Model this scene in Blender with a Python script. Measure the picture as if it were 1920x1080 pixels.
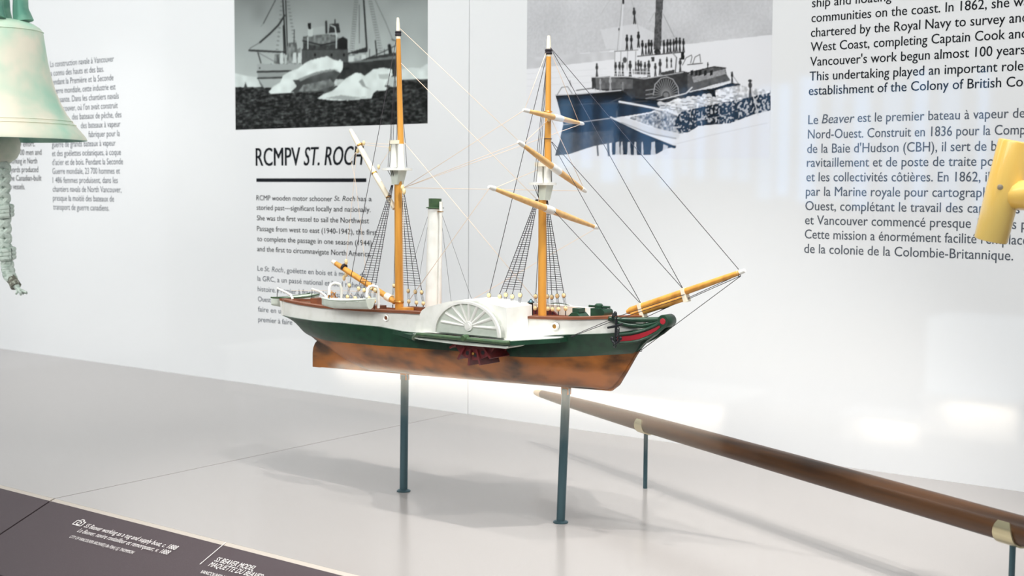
import bpy, bmesh, math, random
import numpy as np
from mathutils import Vector, Matrix
random.seed(7)
for o in list(bpy.data.objects): bpy.data.objects.remove(o)
SC = bpy.context.scene
COL = SC.collection

# ------------------------------------------------------------------ camera
F = 2415.0
YAW, PITCH, ROLL = -0.643642, 0.076026, 0.006217
EYE = Vector((0, 0, .5))
_c, _s = math.cos, math.sin
_fwd = Vector((_s(YAW)*_c(PITCH), _c(YAW)*_c(PITCH), -_s(PITCH)))
_r0 = Vector((_c(YAW), -_s(YAW), 0)); _u0 = _r0.cross(_fwd)
_rt = _r0*_c(ROLL) + _u0*_s(ROLL); _up = _u0*_c(ROLL) - _r0*_s(ROLL)
cd = bpy.data.cameras.new('camera'); cam = bpy.data.objects.new('camera', cd); COL.objects.link(cam)
cam.matrix_world = Matrix(((_rt.x, _up.x, -_fwd.x, EYE.x), (_rt.y, _up.y, -_fwd.y, EYE.y), (_rt.z, _up.z, -_fwd.z, EYE.z), (0, 0, 0, 1)))
cd.sensor_width = 36; cd.lens = F/1920*36; cd.clip_start = .01; cd.clip_end = 60
cd.dof.use_dof = True; cd.dof.focus_distance = 1.95; cd.dof.aperture_fstop = 9
SC.camera = cam

# ------------------------------------------------------------------ world, exposure
w = bpy.data.worlds.new('gallery_ambience'); SC.world = w; w.use_nodes = True
bg = w.node_tree.nodes['Background']; bg.inputs[0].default_value = (.93, .96, 1, 1); bg.inputs[1].default_value = .30
SC.view_settings.view_transform = 'Standard'; SC.view_settings.look = 'None'
SC.view_settings.exposure = .12; SC.view_settings.gamma = 1; SC.view_settings.use_curve_mapping = False

def area(name, loc, target, size, sy, power, col=(1, 1, 1)):
    l = bpy.data.lights.new(name, 'AREA'); l.shape = 'RECTANGLE'; l.size = size; l.size_y = sy; l.energy = power; l.color = col
    o = bpy.data.objects.new(name, l); COL.objects.link(o); o.location = loc
    o.rotation_euler = (Vector(target)-Vector(loc)).to_track_quat('-Z', 'Y').to_euler(); return o
def spot(name, loc, target, power, ang=60, rad=.02, col=(1, .97, .93)):
    l = bpy.data.lights.new(name, 'SPOT'); l.energy = power; l.spot_size = math.radians(ang); l.spot_blend = .6; l.shadow_soft_size = rad; l.color = col
    o = bpy.data.objects.new(name, l); COL.objects.link(o); o.location = loc
    o.rotation_euler = (Vector(target)-Vector(loc)).to_track_quat('-Z', 'Y').to_euler(); return o
# the case's own ceiling lamps: one long diffuser and a row of small spots
area('case_light', (-1.9, 1.16, 1.66), (-1.9, 1.62, 0), 5.2, .25, 17, (.97, .99, 1))
spot('case_spot', (-.75, 1.34, 1.62), (-1.10, 1.62, .1), 50, 58)
spot('case_spot', (-1.25, 1.34, 1.62), (-1.15, 1.62, .1), 27, 58)
spot('case_spot', (-.2, 1.36, 1.62), (-.75, 1.58, 0), 35, 50)
spot('case_spot', (-.65, 1.46, 1.62), (-.74, 1.52, 0), 13, 44)
spot('case_spot', (-3.2, 1.65, 1.62), (-2.9, 2.0, 0), 12, 55)
# unseen fill lamps added in front of the case to brighten hull and wall
area('gallery_fill', (-.9, -.9, 1.8), (-1.4, 1.6, .3), 2.8, 1.0, 56, (1, .98, .95))
area('gallery_fill', (-3.9, -.9, 1.6), (-3.3, 2.2, .55), 2.4, .8, 13, (1, .99, .97)).data.spread = math.radians(75)

# ------------------------------------------------------------------ picture measure -> place
def ray(x, y):
    return _rt*((x-960)/F) + _up*(-(y-540)/F) + _fwd
def onY(x, y, Y):
    d = ray(x, y); return EYE + d*((Y-EYE.y)/d.y)
def onX(x, y, X):
    d = ray(x, y); return EYE + d*((X-EYE.x)/d.x)
def onZ(x, y, z):
    d = ray(x, y); return EYE + d*((z-EYE.z)/d.z)
YW = 2.22          # face of the case's back wall
YS = 1.5745        # the ship's middle plane
YG = 1.0           # the case's front glass

# ------------------------------------------------------------------ materials
def s2l(c):
    return tuple(((v/255)/12.92 if v/255 <= .04045 else ((v/255+.055)/1.055)**2.4) for v in c)
MATS = {}
def mat(name, rgb, rough=.5, metal=0, noise=None, spec=.5, bump=0, coat=0):
    """rgb in sRGB 0-255; noise = (scale, rgb2, low, high[, stretch])"""
    if name in MATS: return MATS[name]
    m = bpy.data.materials.new(name); m.use_nodes = True; N = m.node_tree.nodes; L = m.node_tree.links
    b = N['Principled BSDF']; b.inputs['Base Color'].default_value = (*s2l(rgb), 1)
    b.inputs['Roughness'].default_value = rough; b.inputs['Metallic'].default_value = metal
    b.inputs['Specular IOR Level'].default_value = spec; b.inputs['Coat Weight'].default_value = coat
    if noise or bump:
        tc = N.new('ShaderNodeTexCoord'); mp = N.new('ShaderNodeMapping'); L.new(tc.outputs['Object'], mp.inputs[0])
        nz = N.new('ShaderNodeTexNoise'); L.new(mp.outputs[0], nz.inputs[0]); nz.inputs['Detail'].default_value = 6
        nz.inputs['Scale'].default_value = noise[0] if noise else 200
        if noise:
            if len(noise) > 4: mp.inputs['Scale'].default_value = noise[4]
            r = N.new('ShaderNodeValToRGB'); L.new(nz.outputs[0], r.inputs[0])
            r.color_ramp.elements[0].position = noise[2]; r.color_ramp.elements[1].position = noise[3]
            r.color_ramp.elements[0].color = (*s2l(rgb), 1); r.color_ramp.elements[1].color = (*s2l(noise[1]), 1)
            L.new(r.outputs[0], b.inputs['Base Color'])
        if bump:
            bp = N.new('ShaderNodeBump'); bp.inputs['Strength'].default_value = bump; bp.inputs['Distance'].default_value = .002
            L.new(nz.outputs[0], bp.inputs['Height']); L.new(bp.outputs[0], b.inputs['Normal'])
    MATS[name] = m; return m
def emis(name, rgb, strength):
    m = bpy.data.materials.new(name); m.use_nodes = True; b = m.node_tree.nodes['Principled BSDF']
    b.inputs['Base Color'].default_value = (*s2l(rgb), 1); b.inputs['Emission Color'].default_value = (*s2l(rgb), 1)
    b.inputs['Emission Strength'].default_value = strength; MATS[name] = m; return m

mWall = mat('white_wall_paint', (231, 232, 234), .55)
mDeck = mat('grey_laminate', (174, 168, 165), .2, noise=(900, (167, 161, 158), .4, .65), spec=1.0)
mRail = mat('mauve_grey_laminate', (74, 62, 66), .45, noise=(1400, (90, 78, 83), .45, .7), spec=.35)
mEdge = mat('beige_edge', (196, 186, 176), .5)
mDark = mat('dark_gap', (40, 40, 42), .7)
mInk = mat('black_vinyl', (16, 20, 27), .55, spec=.15)
mInkG = mat('grey_vinyl', (84, 90, 100), .5, spec=.3)
mLet = mat('white_lettering', (242, 236, 234), .5)
mWhite = mat('white_enamel', (244, 243, 238), .38, noise=(60, (232, 231, 224), .45, .7))
mPale = mat('pale_green_white', (222, 228, 218), .45, noise=(90, (208, 216, 204), .4, .7))
mCream = mat('cream_panel', (234, 220, 206), .5)
mGreen = mat('dark_green_enamel', (30, 68, 48), .34, noise=(70, (24, 54, 40), .45, .65))
mGreenL = mat('olive_green_enamel', (74, 98, 66), .35, noise=(120, (58, 84, 58), .4, .65))
mCopper = mat('aged_copper', (176, 106, 44), .4, .35, noise=(20, (70, 46, 26), .42, .66, (.8, 1, 1.6)))
mBrown = mat('varnished_brown_wood', (140, 84, 56), .4, noise=(70, (112, 64, 44), .4, .7, (.15, 1, 1)))
mDeckW = mat('deck_planks', (176, 120, 84), .5, noise=(120, (150, 98, 66), .4, .7, (.05, 1, 1)))
mMast = mat('honey_varnished_wood', (222, 160, 70), .35, noise=(110, (196, 132, 50), .42, .68, (1, 1, .06)))
mYard = mat('pale_varnished_wood', (232, 188, 124), .38, noise=(120, (220, 170, 104), .45, .65))
mCreamW = mat('cream_spar_paint', (247, 236, 214), .4)
mDead = mat('boxwood', (243, 224, 176), .45, noise=(500, (226, 194, 130), .45, .7))
mBlackRope = mat('black_cord', (44, 38, 44), .8)
mBeige = mat('beige_cord', (238, 214, 190), .8)
mBlackMetal = mat('black_iron', (34, 36, 40), .35, .3)
mRedW = mat('dark_red_paint', (112, 30, 32), .42, noise=(130, (88, 22, 26), .4, .65))
mRed = mat('bright_red_paint', (176, 34, 50), .4)
mBrass = mat('brass', (200, 150, 80), .3, .9)
mSteel = mat('teal_grey_steel', (70, 98, 106), .32, .65)
mCradle = mat('pale_brass', (206, 196, 160), .22, .85)
mSparW = mat('dark_stained_wood', (82, 50, 20), .36, noise=(26, (30, 18, 9), .4, .66, (1.6, 1.6, .1)), coat=.08, spec=.35)
mSparTip = mat('worn_spar_tip', (190, 168, 140), .5)
mMallet = mat('varnished_yellow_wood', (250, 216, 126), .25, noise=(22, (244, 196, 92), .42, .66, (1, 1, .25)), coat=.3)
mEndG = mat('end_grain', (170, 120, 84), .6, noise=(240, (208, 178, 150), .4, .6))
mPeg = mat('grey_nail', (176, 164, 146), .35, .6)
mBell = mat('verdigris_bronze', (172, 230, 202), .5, .05, noise=(7, (252, 246, 224), .36, .58), bump=.1)
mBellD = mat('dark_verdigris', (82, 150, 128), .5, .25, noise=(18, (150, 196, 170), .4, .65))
mClap = mat('weathered_clapper', (206, 208, 190), .55, .1, noise=(25, (178, 192, 170), .45, .65))
mRope = mat('grey_green_cordage', (202, 214, 204), .85, noise=(120, (158, 174, 162), .5, .66))
mRopeD = mat('dark_binding', (96, 92, 78), .85, noise=(200, (170, 176, 160), .5, .65))

# ------------------------------------------------------------------ mesh builder
def basis(d):
    d = d.normalized(); a = Vector((0, 0, 1)) if abs(d.z) < .9 else Vector((1, 0, 0))
    u = d.cross(a).normalized(); return u, d.cross(u).normalized()
class MB:
    def __init__(s): s.v = []; s.f = []; s.m = []; s.sm = []
    def add(s, vs, fs, mi=0, smooth=False):
        k = len(s.v); s.v += [Vector(p) for p in vs]
        for f in fs: s.f.append([i+k for i in f]); s.m.append(mi); s.sm.append(smooth)
        return s
    def path(s, pts, radii, n=10, mi=0, caps=True, sy=1.0):
        pts = [Vector(p) for p in pts]
        if not hasattr(radii, '__len__'): radii = [radii]*len(pts)
        vs = []; fs = []; u = None
        for i, p in enumerate(pts):
            d = (pts[min(i+1, len(pts)-1)]-pts[max(i-1, 0)])
            if d.length < 1e-9: d = Vector((0, 0, 1))
            d.normalize()
            if u is None: u, v = basis(d)
            else:
                u = (u-d*u.dot(d)).normalized(); v = d.cross(u)
            for k in range(n):
                a = 2*math.pi*k/n; vs.append(p+u*(math.cos(a)*radii[i])+v*(math.sin(a)*radii[i]*sy))
        for i in range(len(pts)-1):
            for k in range(n):
                k2 = (k+1) % n; fs.append((i*n+k, i*n+k2, (i+1)*n+k2, (i+1)*n+k))
        s.add(vs, fs, mi, True)
        if caps:
            s.add(vs[:n], [tuple(range(n))[::-1]], mi); s.add(vs[-n:], [tuple(range(n))], mi)
        return s
    def tube(s, a, b, r, r2=None, n=10, mi=0): return s.path([a, b], [r, r if r2 is None else r2], n, mi)
    def box(s, lo, hi, mi=0, M=None):
        x0, y0, z0 = lo; x1, y1, z1 = hi
        v = [Vector(p) for p in ((x0, y0, z0), (x1, y0, z0), (x1, y1, z0), (x0, y1, z0), (x0, y0, z1), (x1, y0, z1), (x1, y1, z1), (x0, y1, z1))]
        if M: v = [M @ p for p in v]
        return s.add(v, [(0, 3, 2, 1), (4, 5, 6, 7), (0, 1, 5, 4), (1, 2, 6, 5), (2, 3, 7, 6), (3, 0, 4, 7)], mi)
    def bar(s, a, b, wd, h, mi=0, up=Vector((0, 0, 1))):
        a = Vector(a); b = Vector(b); d = (b-a).normalized(); u = d.cross(up).normalized(); v = u.cross(d)
        q = [u*wd/2+v*h/2, -u*wd/2+v*h/2, -u*wd/2-v*h/2, u*wd/2-v*h/2]
        return s.add([a+t for t in q]+[b+t for t in q], [(0, 1, 2, 3), (7, 6, 5, 4), (0, 4, 5, 1), (1, 5, 6, 2), (2, 6, 7, 3), (3, 7, 4, 0)], mi)
    def lathe(s, prof, center, axis=Vector((0, 0, 1)), n=32, mi=0, smooth=True):
        axis = Vector(axis).normalized(); u, v = basis(axis); c = Vector(center); vs = []; fs = []
        for r, h in prof:
            for k in range(n):
                a = 2*math.pi*k/n; vs.append(c+axis*h+(u*math.cos(a)+v*math.sin(a))*max(r, 1e-6))
        for i in range(len(prof)-1):
            for k in range(n):
                k2 = (k+1) % n; fs.append((i*n+k, i*n+k2, (i+1)*n+k2, (i+1)*n+k))
        return s.add(vs, fs, mi, smooth)
    def ball(s, c, r, n=12, mi=0, axis=Vector((0, 0, 1)), sq=1.0):
        return s.lathe([(r*math.sin(math.pi*i/8), -r*sq*math.cos(math.pi*i/8)) for i in range(9)], c, axis, n, mi)
    def prism(s, poly, off, mi=0, smooth=False):
        n = len(poly); a = [Vector(p) for p in poly]; b = [p+Vector(off) for p in a]
        s.add(a+b, [tuple(range(n)), tuple(range(2*n-1, n-1, -1))], mi)
        return s.add(a+b, [(i, i+n, (i+1) % n+n, (i+1) % n) for i in range(n)], mi, smooth)
    def build(s, name, mats, parent=None, root=Vector((0, 0, 0))):
        me = bpy.data.meshes.new(name)
        me.from_pydata([tuple(p-root) for p in s.v], [], s.f)
        if not isinstance(mats, (list, tuple)): mats = [mats]
        for m in mats: me.materials.append(m)
        me.polygons.foreach_set('material_index', s.m); me.polygons.foreach_set('use_smooth', s.sm)
        bm = bmesh.new(); bm.from_mesh(me); bmesh.ops.remove_doubles(bm, verts=bm.verts, dist=1e-6)
        bmesh.ops.recalc_face_normals(bm, faces=bm.faces)
        for e in bm.edges:
            if len(e.link_faces) == 2 and e.calc_face_angle(0) > .75: e.smooth = False
        bm.to_mesh(me); bm.free(); me.update()
        o = bpy.data.objects.new(name, me); COL.objects.link(o)
        if parent: o.parent = parent
        return o
def tag(o, label, cat, group=None):
    o['label'] = label; o['category'] = cat
    if group: o['group'] = group
    return o
def struct(o): o['kind'] = 'structure'; return o
def thing(name, loc, label, cat, group=None):
    o = bpy.data.objects.new(name, None); COL.objects.link(o); o.location = loc; o.empty_display_size = .05
    return tag(o, label, cat, group)
def local(o, at):                     # give a one-mesh thing its own base point
    at = Vector(at); o.data.transform(Matrix.Translation(-at)); o.location = at; return o

# ------------------------------------------------------------------ the display case and gallery
SEAM = -1.8125
ws = onY(878.4, 500, YW).x
struct(MB().box((-5.2, YW, -.03), (ws-.0008, YW+.05, 1.72)).build('wall_back', mWall))
struct(MB().box((ws+.0008, YW, -.03), (1.6, YW+.05, 1.72)).build('wall_back', mWall))
struct(MB().box((-5.2, YW+.05, -.03), (1.6, YW+.08, 1.72)).build('wall_back', mat('seam_grey', (190, 192, 194), .6)))
struct(MB().box((-5.25, YG+.03, -.03), (-5.2, YW+.08, 1.72)).build('wall_left', mWall))
struct(MB().box((1.6, YG+.03, -.03), (1.65, YW+.08, 1.72)).build('wall_right', mWall))
struct(MB().box((-5.25, YG+.03, 1.72), (1.65, YW+.08, 1.76)).build('ceiling', mWall))
struct(MB().box((-5.25, 1.06, -.9), (1.65, YW+.08, -.075)).build('wall_base', mDark))
tag(local(MB().box((-5.2, 1.192, -.03), (SEAM-.001, YW, 0)).build('deck_panel', mDeck), (-3.5, 1.7, -.03)),
    'grey display deck panel left of the thin seam', 'display deck', 'deck panels of the case')
tag(local(MB().box((SEAM+.001, 1.192, -.03), (1.6, YW, 0)).build('deck_panel', mDeck), (0, 1.7, -.03)),
    'large grey display deck panel under the ship model and wooden pole', 'display deck', 'deck panels of the case')
struct(MB().box((-5.2, 1.2, -.075), (1.6, YW, -.03)).build('trim_1', mDark))
SL = .40                               # the label rail falls towards the visitor
def rz(Y): return SL*(Y-1.19)-.0004
def onR(x, y):
    d = ray(x, y); t = (EYE.z+SL*1.19)/(SL*d.y-d.z); return EYE+d*t
def rail(x0, x1, label):
    r = thing('label_rail', ((x0+x1)/2, 1.1, -.06), label, 'label rail', 'sloping label rails')
    R0 = r.location
    m = MB(); Ya, Yb = 1.1845, 1.028
    m.prism([(x0, Ya, rz(Ya)), (x0, Yb, rz(Yb)), (x0, Yb, rz(Yb)-.012), (x0, Ya, rz(Ya)-.012)], (x1-x0, 0, 0))
    m.build('rail_face', mRail, r, R0)
    m = MB().prism([(x0, 1.192, -.0002), (x0, Ya, rz(Ya)), (x0, Ya, -.02), (x0, 1.192, -.02)], (x1-x0, 0, 0)); m.build('edge_strip', mEdge, r, R0)
    return r
railL = rail(-5.2, SEAM-.0020, 'dark mauve sloping rail in front of the left deck panel')
railR = rail(SEAM+.0020, 1.6, 'dark mauve sloping rail printed with white captions')
# gallery behind the visitor
struct(MB().box((-9, -5.2, -.95), (3, 1.06, -.9)).build('floor', mat('gallery_floor', (56, 53, 51), .6)))
struct(MB().box((-9, -5.2, -.9), (3, -5.05, 2.4)).build('wall_opposite', mat('gallery_wall', (60, 62, 66), .7)))

def ledge(x0, x1, y, zt_, h, label, power, dep=.3):
    """a white display board whose fascia is washed from above by a lamp strip under its lip"""
    o = thing('light_ledge', ((x0+x1)/2, y-dep/2, zt_-h), label, 'display light', 'lit ledges of the opposite displays'); R0 = o.location
    MB().box((x0, y-.02, zt_-h), (x1, y-.005, zt_)).build('fascia', mWhite, o, R0)
    MB().prism([(x0, y-dep, zt_), (x0, y+.024, zt_), (x0, y+.030, zt_+.004), (x0, y+.030, zt_+.012), (x0, y-dep, zt_+.012)], (x1-x0, 0, 0)).build('ledge_board', mWhite, o, R0)
    xa = x0+.28*(x1-x0)                     # the strip stops short of the left end
    area('ledge_lamp', ((xa+x1)/2, y+.017, zt_-.004), ((xa+x1)/2, y-.012, zt_-.06), x1-xa-.01, .012, power, (1, .88, .75)); return o
ledge(-3.75, -1.672, -1.2, -.100, .16, 'long white ledge with a glowing fascia, mirrored under the ship model', 5.8)
struct(MB().box((-3.72, -1.5, -.9), (-1.70, -1.222, -.262)).build('plinth_wall', mat('plinth_grey', (150, 158, 166), .6)))
ledge(-1.40, -1.185, -1.4, -.122, .07, 'short glowing ledge mirrored at lower right, left of the pale case', .3, .12)
ledge(-1.175, -.93, -1.4, -.050, .10, 'short glowing ledge directly below the mirrored pale display case', .7, .12)
struct(MB().box((-1.40, -1.6, -.9), (-.93, -1.53, -.20)).build('plinth_wall', mat('plinth_grey', (150, 158, 166), .6)))
o = MB().box((-1.178, -1.62, -.035), (-.925, -1.425, .165)).build('display_case', emis('lit_case_white', (214, 228, 240), .85))
tag(local(o, (-1.05, -1.5, -.035)), 'pale lit display case mirrored in the glass at right', 'display case')
# made-up glowing strips, added to put blue reflections in the glass
wf = MB().box((-5.05, -5.049, .30), (-2.0, -5.035, 1.25)).build('glow_board_1', mat('glow_board_dark', (40, 42, 46), .5)); struct(wf)
random.seed(5); xw = -4.9
mGlow = [emis('blue_glow_%d' % k, c_, e_) for k, (c_, e_) in enumerate((((104, 162, 222), 3.0), ((104, 158, 214), 1.8), ((124, 176, 226), 3.8)))]
while xw < -2.15:
    wd_ = random.uniform(.04, .13); f_ = (xw+4.9)/2.75; zb_ = .62-.22*f_+random.uniform(-.05, .05)
    MB().box((xw, -5.036, zb_), (xw+wd_, -5.030, 1.06+.08*f_+random.uniform(-.06, .06))).build('glow_strip', random.choice(mGlow), wf); xw += wd_+random.uniform(.03, .10)
random.seed(7)

# front glass: clear, reflecting the room
def glass_mat():
    m = bpy.data.materials.new('clear_glass'); m.use_nodes = True; N = m.node_tree.nodes; L = m.node_tree.links; N.clear()
    o = N.new('ShaderNodeOutputMaterial'); mx = N.new('ShaderNodeMixShader'); t = N.new('ShaderNodeBsdfTransparent'); g = N.new('ShaderNodeBsdfGlossy')
    t.inputs[0].default_value = (.985, .992, .99, 1); g.inputs['Roughness'].default_value = .045
    lw = N.new('ShaderNodeLayerWeight'); lw.inputs[0].default_value = .5      # Schlick reflectance, the same from both faces
    pw = N.new('ShaderNodeMath'); pw.operation = 'POWER'; pw.inputs[1].default_value = 5; L.new(lw.outputs['Facing'], pw.inputs[0])
    ma = N.new('ShaderNodeMath'); ma.operation = 'MULTIPLY_ADD'; ma.inputs[1].default_value = .957; ma.inputs[2].default_value = .043; L.new(pw.outputs[0], ma.inputs[0])
    L.new(ma.outputs[0], mx.inputs[0]); L.new(t.outputs[0], mx.inputs[1]); L.new(g.outputs[0], mx.inputs[2]); L.new(mx.outputs[0], o.inputs[0]); return m
mGlass = glass_mat()
xj = onY(-60, 540, YG+.001).x
def pane(x0, x1, label):
    o = MB().box((x0, YG, -.12), (x1, YG+.008, 1.76)).build('glass_pane', mGlass)
    return tag(local(o, ((x0+x1)/2, YG, -.12)), label, 'glass pane', 'front glass of the case')
pane(xj, 1.64, 'clear glass pane in front of the ship model with soft white reflections')
pane(-5.24, xj-.004, 'clear glass pane beyond the joint at the far left edge of the case')
struct(MB().box((xj-.004, YG+.001, -.12), (xj, YG+.007, 1.76)).build('trim_2', mat('joint_sealant', (70, 62, 56), .6)))
struct(MB().box((-5.25, YG-.01, -.9), (1.65, 1.06, -.12)).build('trim_3', mDark))

# ------------------------------------------------------------------ lettering
def put_text(mb, string, origin, ux, uy, width, height, shear=0, bold=0, mi=0, cap='H'):
    """string lies along ux from origin; cap height and full width are both given"""
    c = bpy.data.curves.new('t', 'FONT'); c.size = 1; c.shear = shear; c.resolution_u = 3; c.fill_mode = 'FRONT'
    c.body = string
    o = bpy.data.objects.new('t', c); COL.objects.link(o)
    dg = bpy.context.evaluated_depsgraph_get(); me = bpy.data.meshes.new_from_object(o.evaluated_get(dg))
    bpy.data.objects.remove(o); bpy.data.curves.remove(c)
    if not me.vertices: return
    xs = [v.co.x for v in me.vertices]; x0, x1 = min(xs), max(xs)
    kx = width/(x1-x0); ky = height/.70
    n = ux.cross(uy).normalized()
    for q, e in enumerate((-1, 1, 0) if bold > .01 else (-1, 1)):          # strokes thickened sideways
        mb.add([origin+ux*((v.co.x-x0)*kx+e*bold*height)+uy*(v.co.y*ky)+n*(.0004+q*.00003) for v in me.vertices], [tuple(p.vertices) for p in me.polygons], mi)
    bpy.data.meshes.remove(me)
WX, WZ = Vector((1, 0, 0)), Vector((0, 0, 1))
def wall_block(name, lines, mats, parent, root, cap_px, bold=.004):
    """lines: (string, x0, x1, y) baseline start, end on the back wall"""
    mb = MB()
    for L in lines:
        string, x0, x1, y = L[:4]; sh = L[4] if len(L) > 4 else 0
        a = onY(x0, y, YW); b = onY(x1, y, YW); h = (onY(x0, y-cap_px, YW)-a).z
        put_text(mb, string, Vector((a.x, YW, a.z)), WX, WZ, b.x-a.x, h, sh, bold)
    return mb.build(name, mats, parent, root)

# panel left of the photographs (partly behind the bell)
rt = onY(150, 390, YW)
tp = thing('text_panel', rt, 'small blurred block of lettering behind the bell at far left', 'wall text', 'lettering on the back wall')
fr = ["La construction navale à Vancouver", "a connu des hauts et des bas.", "Pendant la Première et la Seconde", "Guerre mondiale, cette industrie est",
      "florissante. Dans les chantiers navals", "de Vancouver, où l'on avait construit", "des bateaux de pêche, des", "des bateaux à vapeur", "fabriquer pour la",
      "guerre de grands bateaux à vapeur", "et des goélettes océaniques, à coque", "d'acier et de bois. Pendant la Seconde", "Guerre mondiale, 23 700 hommes et",
      "1 486 femmes produisent, dans les", "chantiers navals de North Vancouver,", "presque la moitié des bateaux de", "transport de guerre canadiens."]
x1s = [214, 195, 213, 217, 223, 221, 228, 226, 225, 217, 227, 231, 225, 221, 228, 214, 205]
ys = [126-.3+i*16.68 for i in range(17)]
zt = onY(95, 126, YW).z; zb = onY(100, 393, YW).z
mb = MB()
for i, (t, x1) in enumerate(zip(fr, x1s)):
    y0 = 126+(393-126)*i/16; a = onY(94+6*i/16, y0, YW); b = onY(x1, y0, YW)
    xa = onY({6: 136, 7: 152, 8: 166}.get(i, 97), 250, YW).x
    put_text(mb, t, Vector((xa, YW, a.z)), WX, WZ, b.x-xa, .0175, 0, .002)
mb.build('french_paragraph', mInkG, tp, rt)
mb = MB()
for i, (t, xa, x1) in enumerate([("y effort.", 37, 66), ("00 men and", 38, 78), ("working in North", 17, 70), ("shipyards produced", 8, 72), ("of the Canadian-built", 8, 78), ("go vessels.", 14, 47)]):
    y0 = 275+i*16; a = onY(40, y0, YW); ex0 = onY(xa, 300, YW).x; put_text(mb, t, Vector((ex0, YW, a.z)), WX, WZ, onY(x1, y0, YW).x-ex0, .0175, 0, .006)
mb.build('english_paragraph', mInk, tp, rt)

# panel under the left photograph
rt = onY(580, 600, YW)
tp = thing('text_panel', rt, 'black heading, thick rule and two paragraphs under the dark left photograph', 'wall text', 'lettering on the back wall')
mb = MB(); a = onY(480, 311, YW); h = (onY(480, 277, YW)-a).z
put_text(mb, "RCMPV", Vector((a.x, YW, a.z)), WX, WZ, onY(563, 311, YW).x-a.x, h, 0, .022)
b = onY(570, 310, YW); put_text(mb, "ST. ROCH", Vector((b.x, YW, a.z)), WX, WZ, onY(682, 309, YW).x-b.x, h, .22, .022)
mb.build('heading', mInk, tp, rt)
a = onY(481, 341, YW); b = onY(687, 341.5, YW); t = onY(481, 334.5, YW)
MB().box((a.x, YW-.0006, a.z), (b.x, YW-.0001, t.z)).build('rule', mInk, tp, rt)
wall_block('english_paragraph', [("RCMP wooden motor schooner", 481, 623, 375.5), ("St. Roch", 627, 666, 376.5, .2), ("has a", 670, 697, 377), ("storied past—significant locally and nationally.", 481.5, 695, 393.5),
    ("She was the first vessel to sail the Northwest", 482, 692, 413), ("Passage from west to east (1940-1942), the first", 482, 707, 433), ("to complete the passage in one season (1944)", 482.5, 697, 452), ("and the first to circumnavigate North America.", 482.5, 696, 471)], mInk, tp, rt, 9.6, .011)
wall_block('french_paragraph', [("Le", 483, 493, 507.5), ("St. Roch", 496, 531, 508.5, .2), (", goélette en bois et à moteur de", 533, 686, 511), ("la GRC, a un passé national et local riche en", 483, 686, 526.5), ("histoire. Premier à franchir le passage du Nord-", 483.5, 700, 546), ("Ouest", 484, 508, 565), ("faire en une saison", 484, 571, 584), ("premier à faire", 484.5, 548, 603)], mInkG, tp, rt, 9.6, .006)

# large panel on the right
rt = onY(1700, 480, YW)
tp = thing('text_panel', rt, 'large text block on the wall right of the lighter photograph', 'wall text', 'lettering on the back wall')
wall_block('english_paragraph', [("ship and floating", 1522.5, 1671, 14), ("communities on the coast. In 1862, she was", 1521.5, 1938, 42), ("chartered by the Royal Navy to survey and", 1520.5, 1926, 69.5), ("West Coast, completing Captain Cook and", 1520, 1925, 96.5),
    ("Vancouver's work begun almost 100 years", 1519, 1921, 124), ("This undertaking played an important role", 1518, 1918, 151.5), ("establishment of the Colony of British Columbia", 1516.5, 1988, 178.5)], mInk, tp, rt, 17.5, .011)
wall_block('french_paragraph', [("Le", 1515.5, 1534, 233), ("Beaver", 1541, 1602, 231.5, .2), ("est le premier bateau à vapeur de la", 1608, 1945, 229), ("Nord-Ouest. Construit en 1836 pour la Compagnie", 1515, 1972, 260), ("de la Baie d'Hudson (CBH), il sert de bateau de", 1513.5, 1955, 287),
    ("ravitaillement et de poste de traite pour", 1513, 1887, 313), ("et les collectivités côtières. En 1862, il est", 1512, 1893, 340), ("par la Marine royale pour cartographier la", 1511, 1905, 367), ("Ouest, complétant le travail des capitaines", 1510, 1912, 394),
    ("et Vancouver commencé presque 100 ans plus", 1509.5, 1955, 420.5), ("Cette mission a énormément facilité l'emplacement", 1509, 1982, 447), ("de la colonie de la Colombie-Britannique.", 1508, 1900, 474)], mInkG, tp, rt, 17.5, .008)

# captions on the label rail
def rail_text(mb, t, p0, p1, h, shear=0, bold=.01):
    a = onR(*p0); b = onR(*p1); n = Vector((0, -SL, 1)).normalized(); ux = (b-a).normalized(); uy = n.cross(ux).normalized()
    put_text(mb, t, a, ux, uy, (b-a).length, h, shear, bold)
R0 = railR.location
mb = MB()
rail_text(mb, "SS Beaver working as a tug and supply boat, c. 1888", (156.5, 988.5), (327.6, 1031.7), .0096, .10, .010)
rail_text(mb, "Le Beaver, navire ravitailleur et remorqueur, v. 1888", (144, 997.5), (313.5, 1040.4), .0094, .10, .004)
rail_text(mb, "CITY OF VANCOUVER ARCHIVES | Bo P264 | S.J. THOMPSON", (129, 1008.3), (247.5, 1039), .0064, .05, .012)
mb.build('photo_caption', mLet, railR, R0); mb = MB()
rail_text(mb, "SS BEAVER MODEL", (401, 1052.5), (473.7, 1070.7), .0100, .10, .012)
rail_text(mb, "MAQUETTE DU BEAVER", (389.5, 1061.5), (488, 1086.2), .0098, .10, .004)
rail_text(mb, "VANCOUVER MARITIME MUSEUM", (374.2, 1074.5), (472, 1099.5), .0066, .05, .012)
mb.build('model_caption', mLet, railR, R0)
nR = Vector((0, -SL, 1)).normalized()
a = onR(424, 1017); b = onR(375, 1058.5)
MB().bar(a+nR*.0004, b+nR*.0004, .0012, .0006, up=nR).build('divider_line', mLet, railR, R0)
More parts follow.
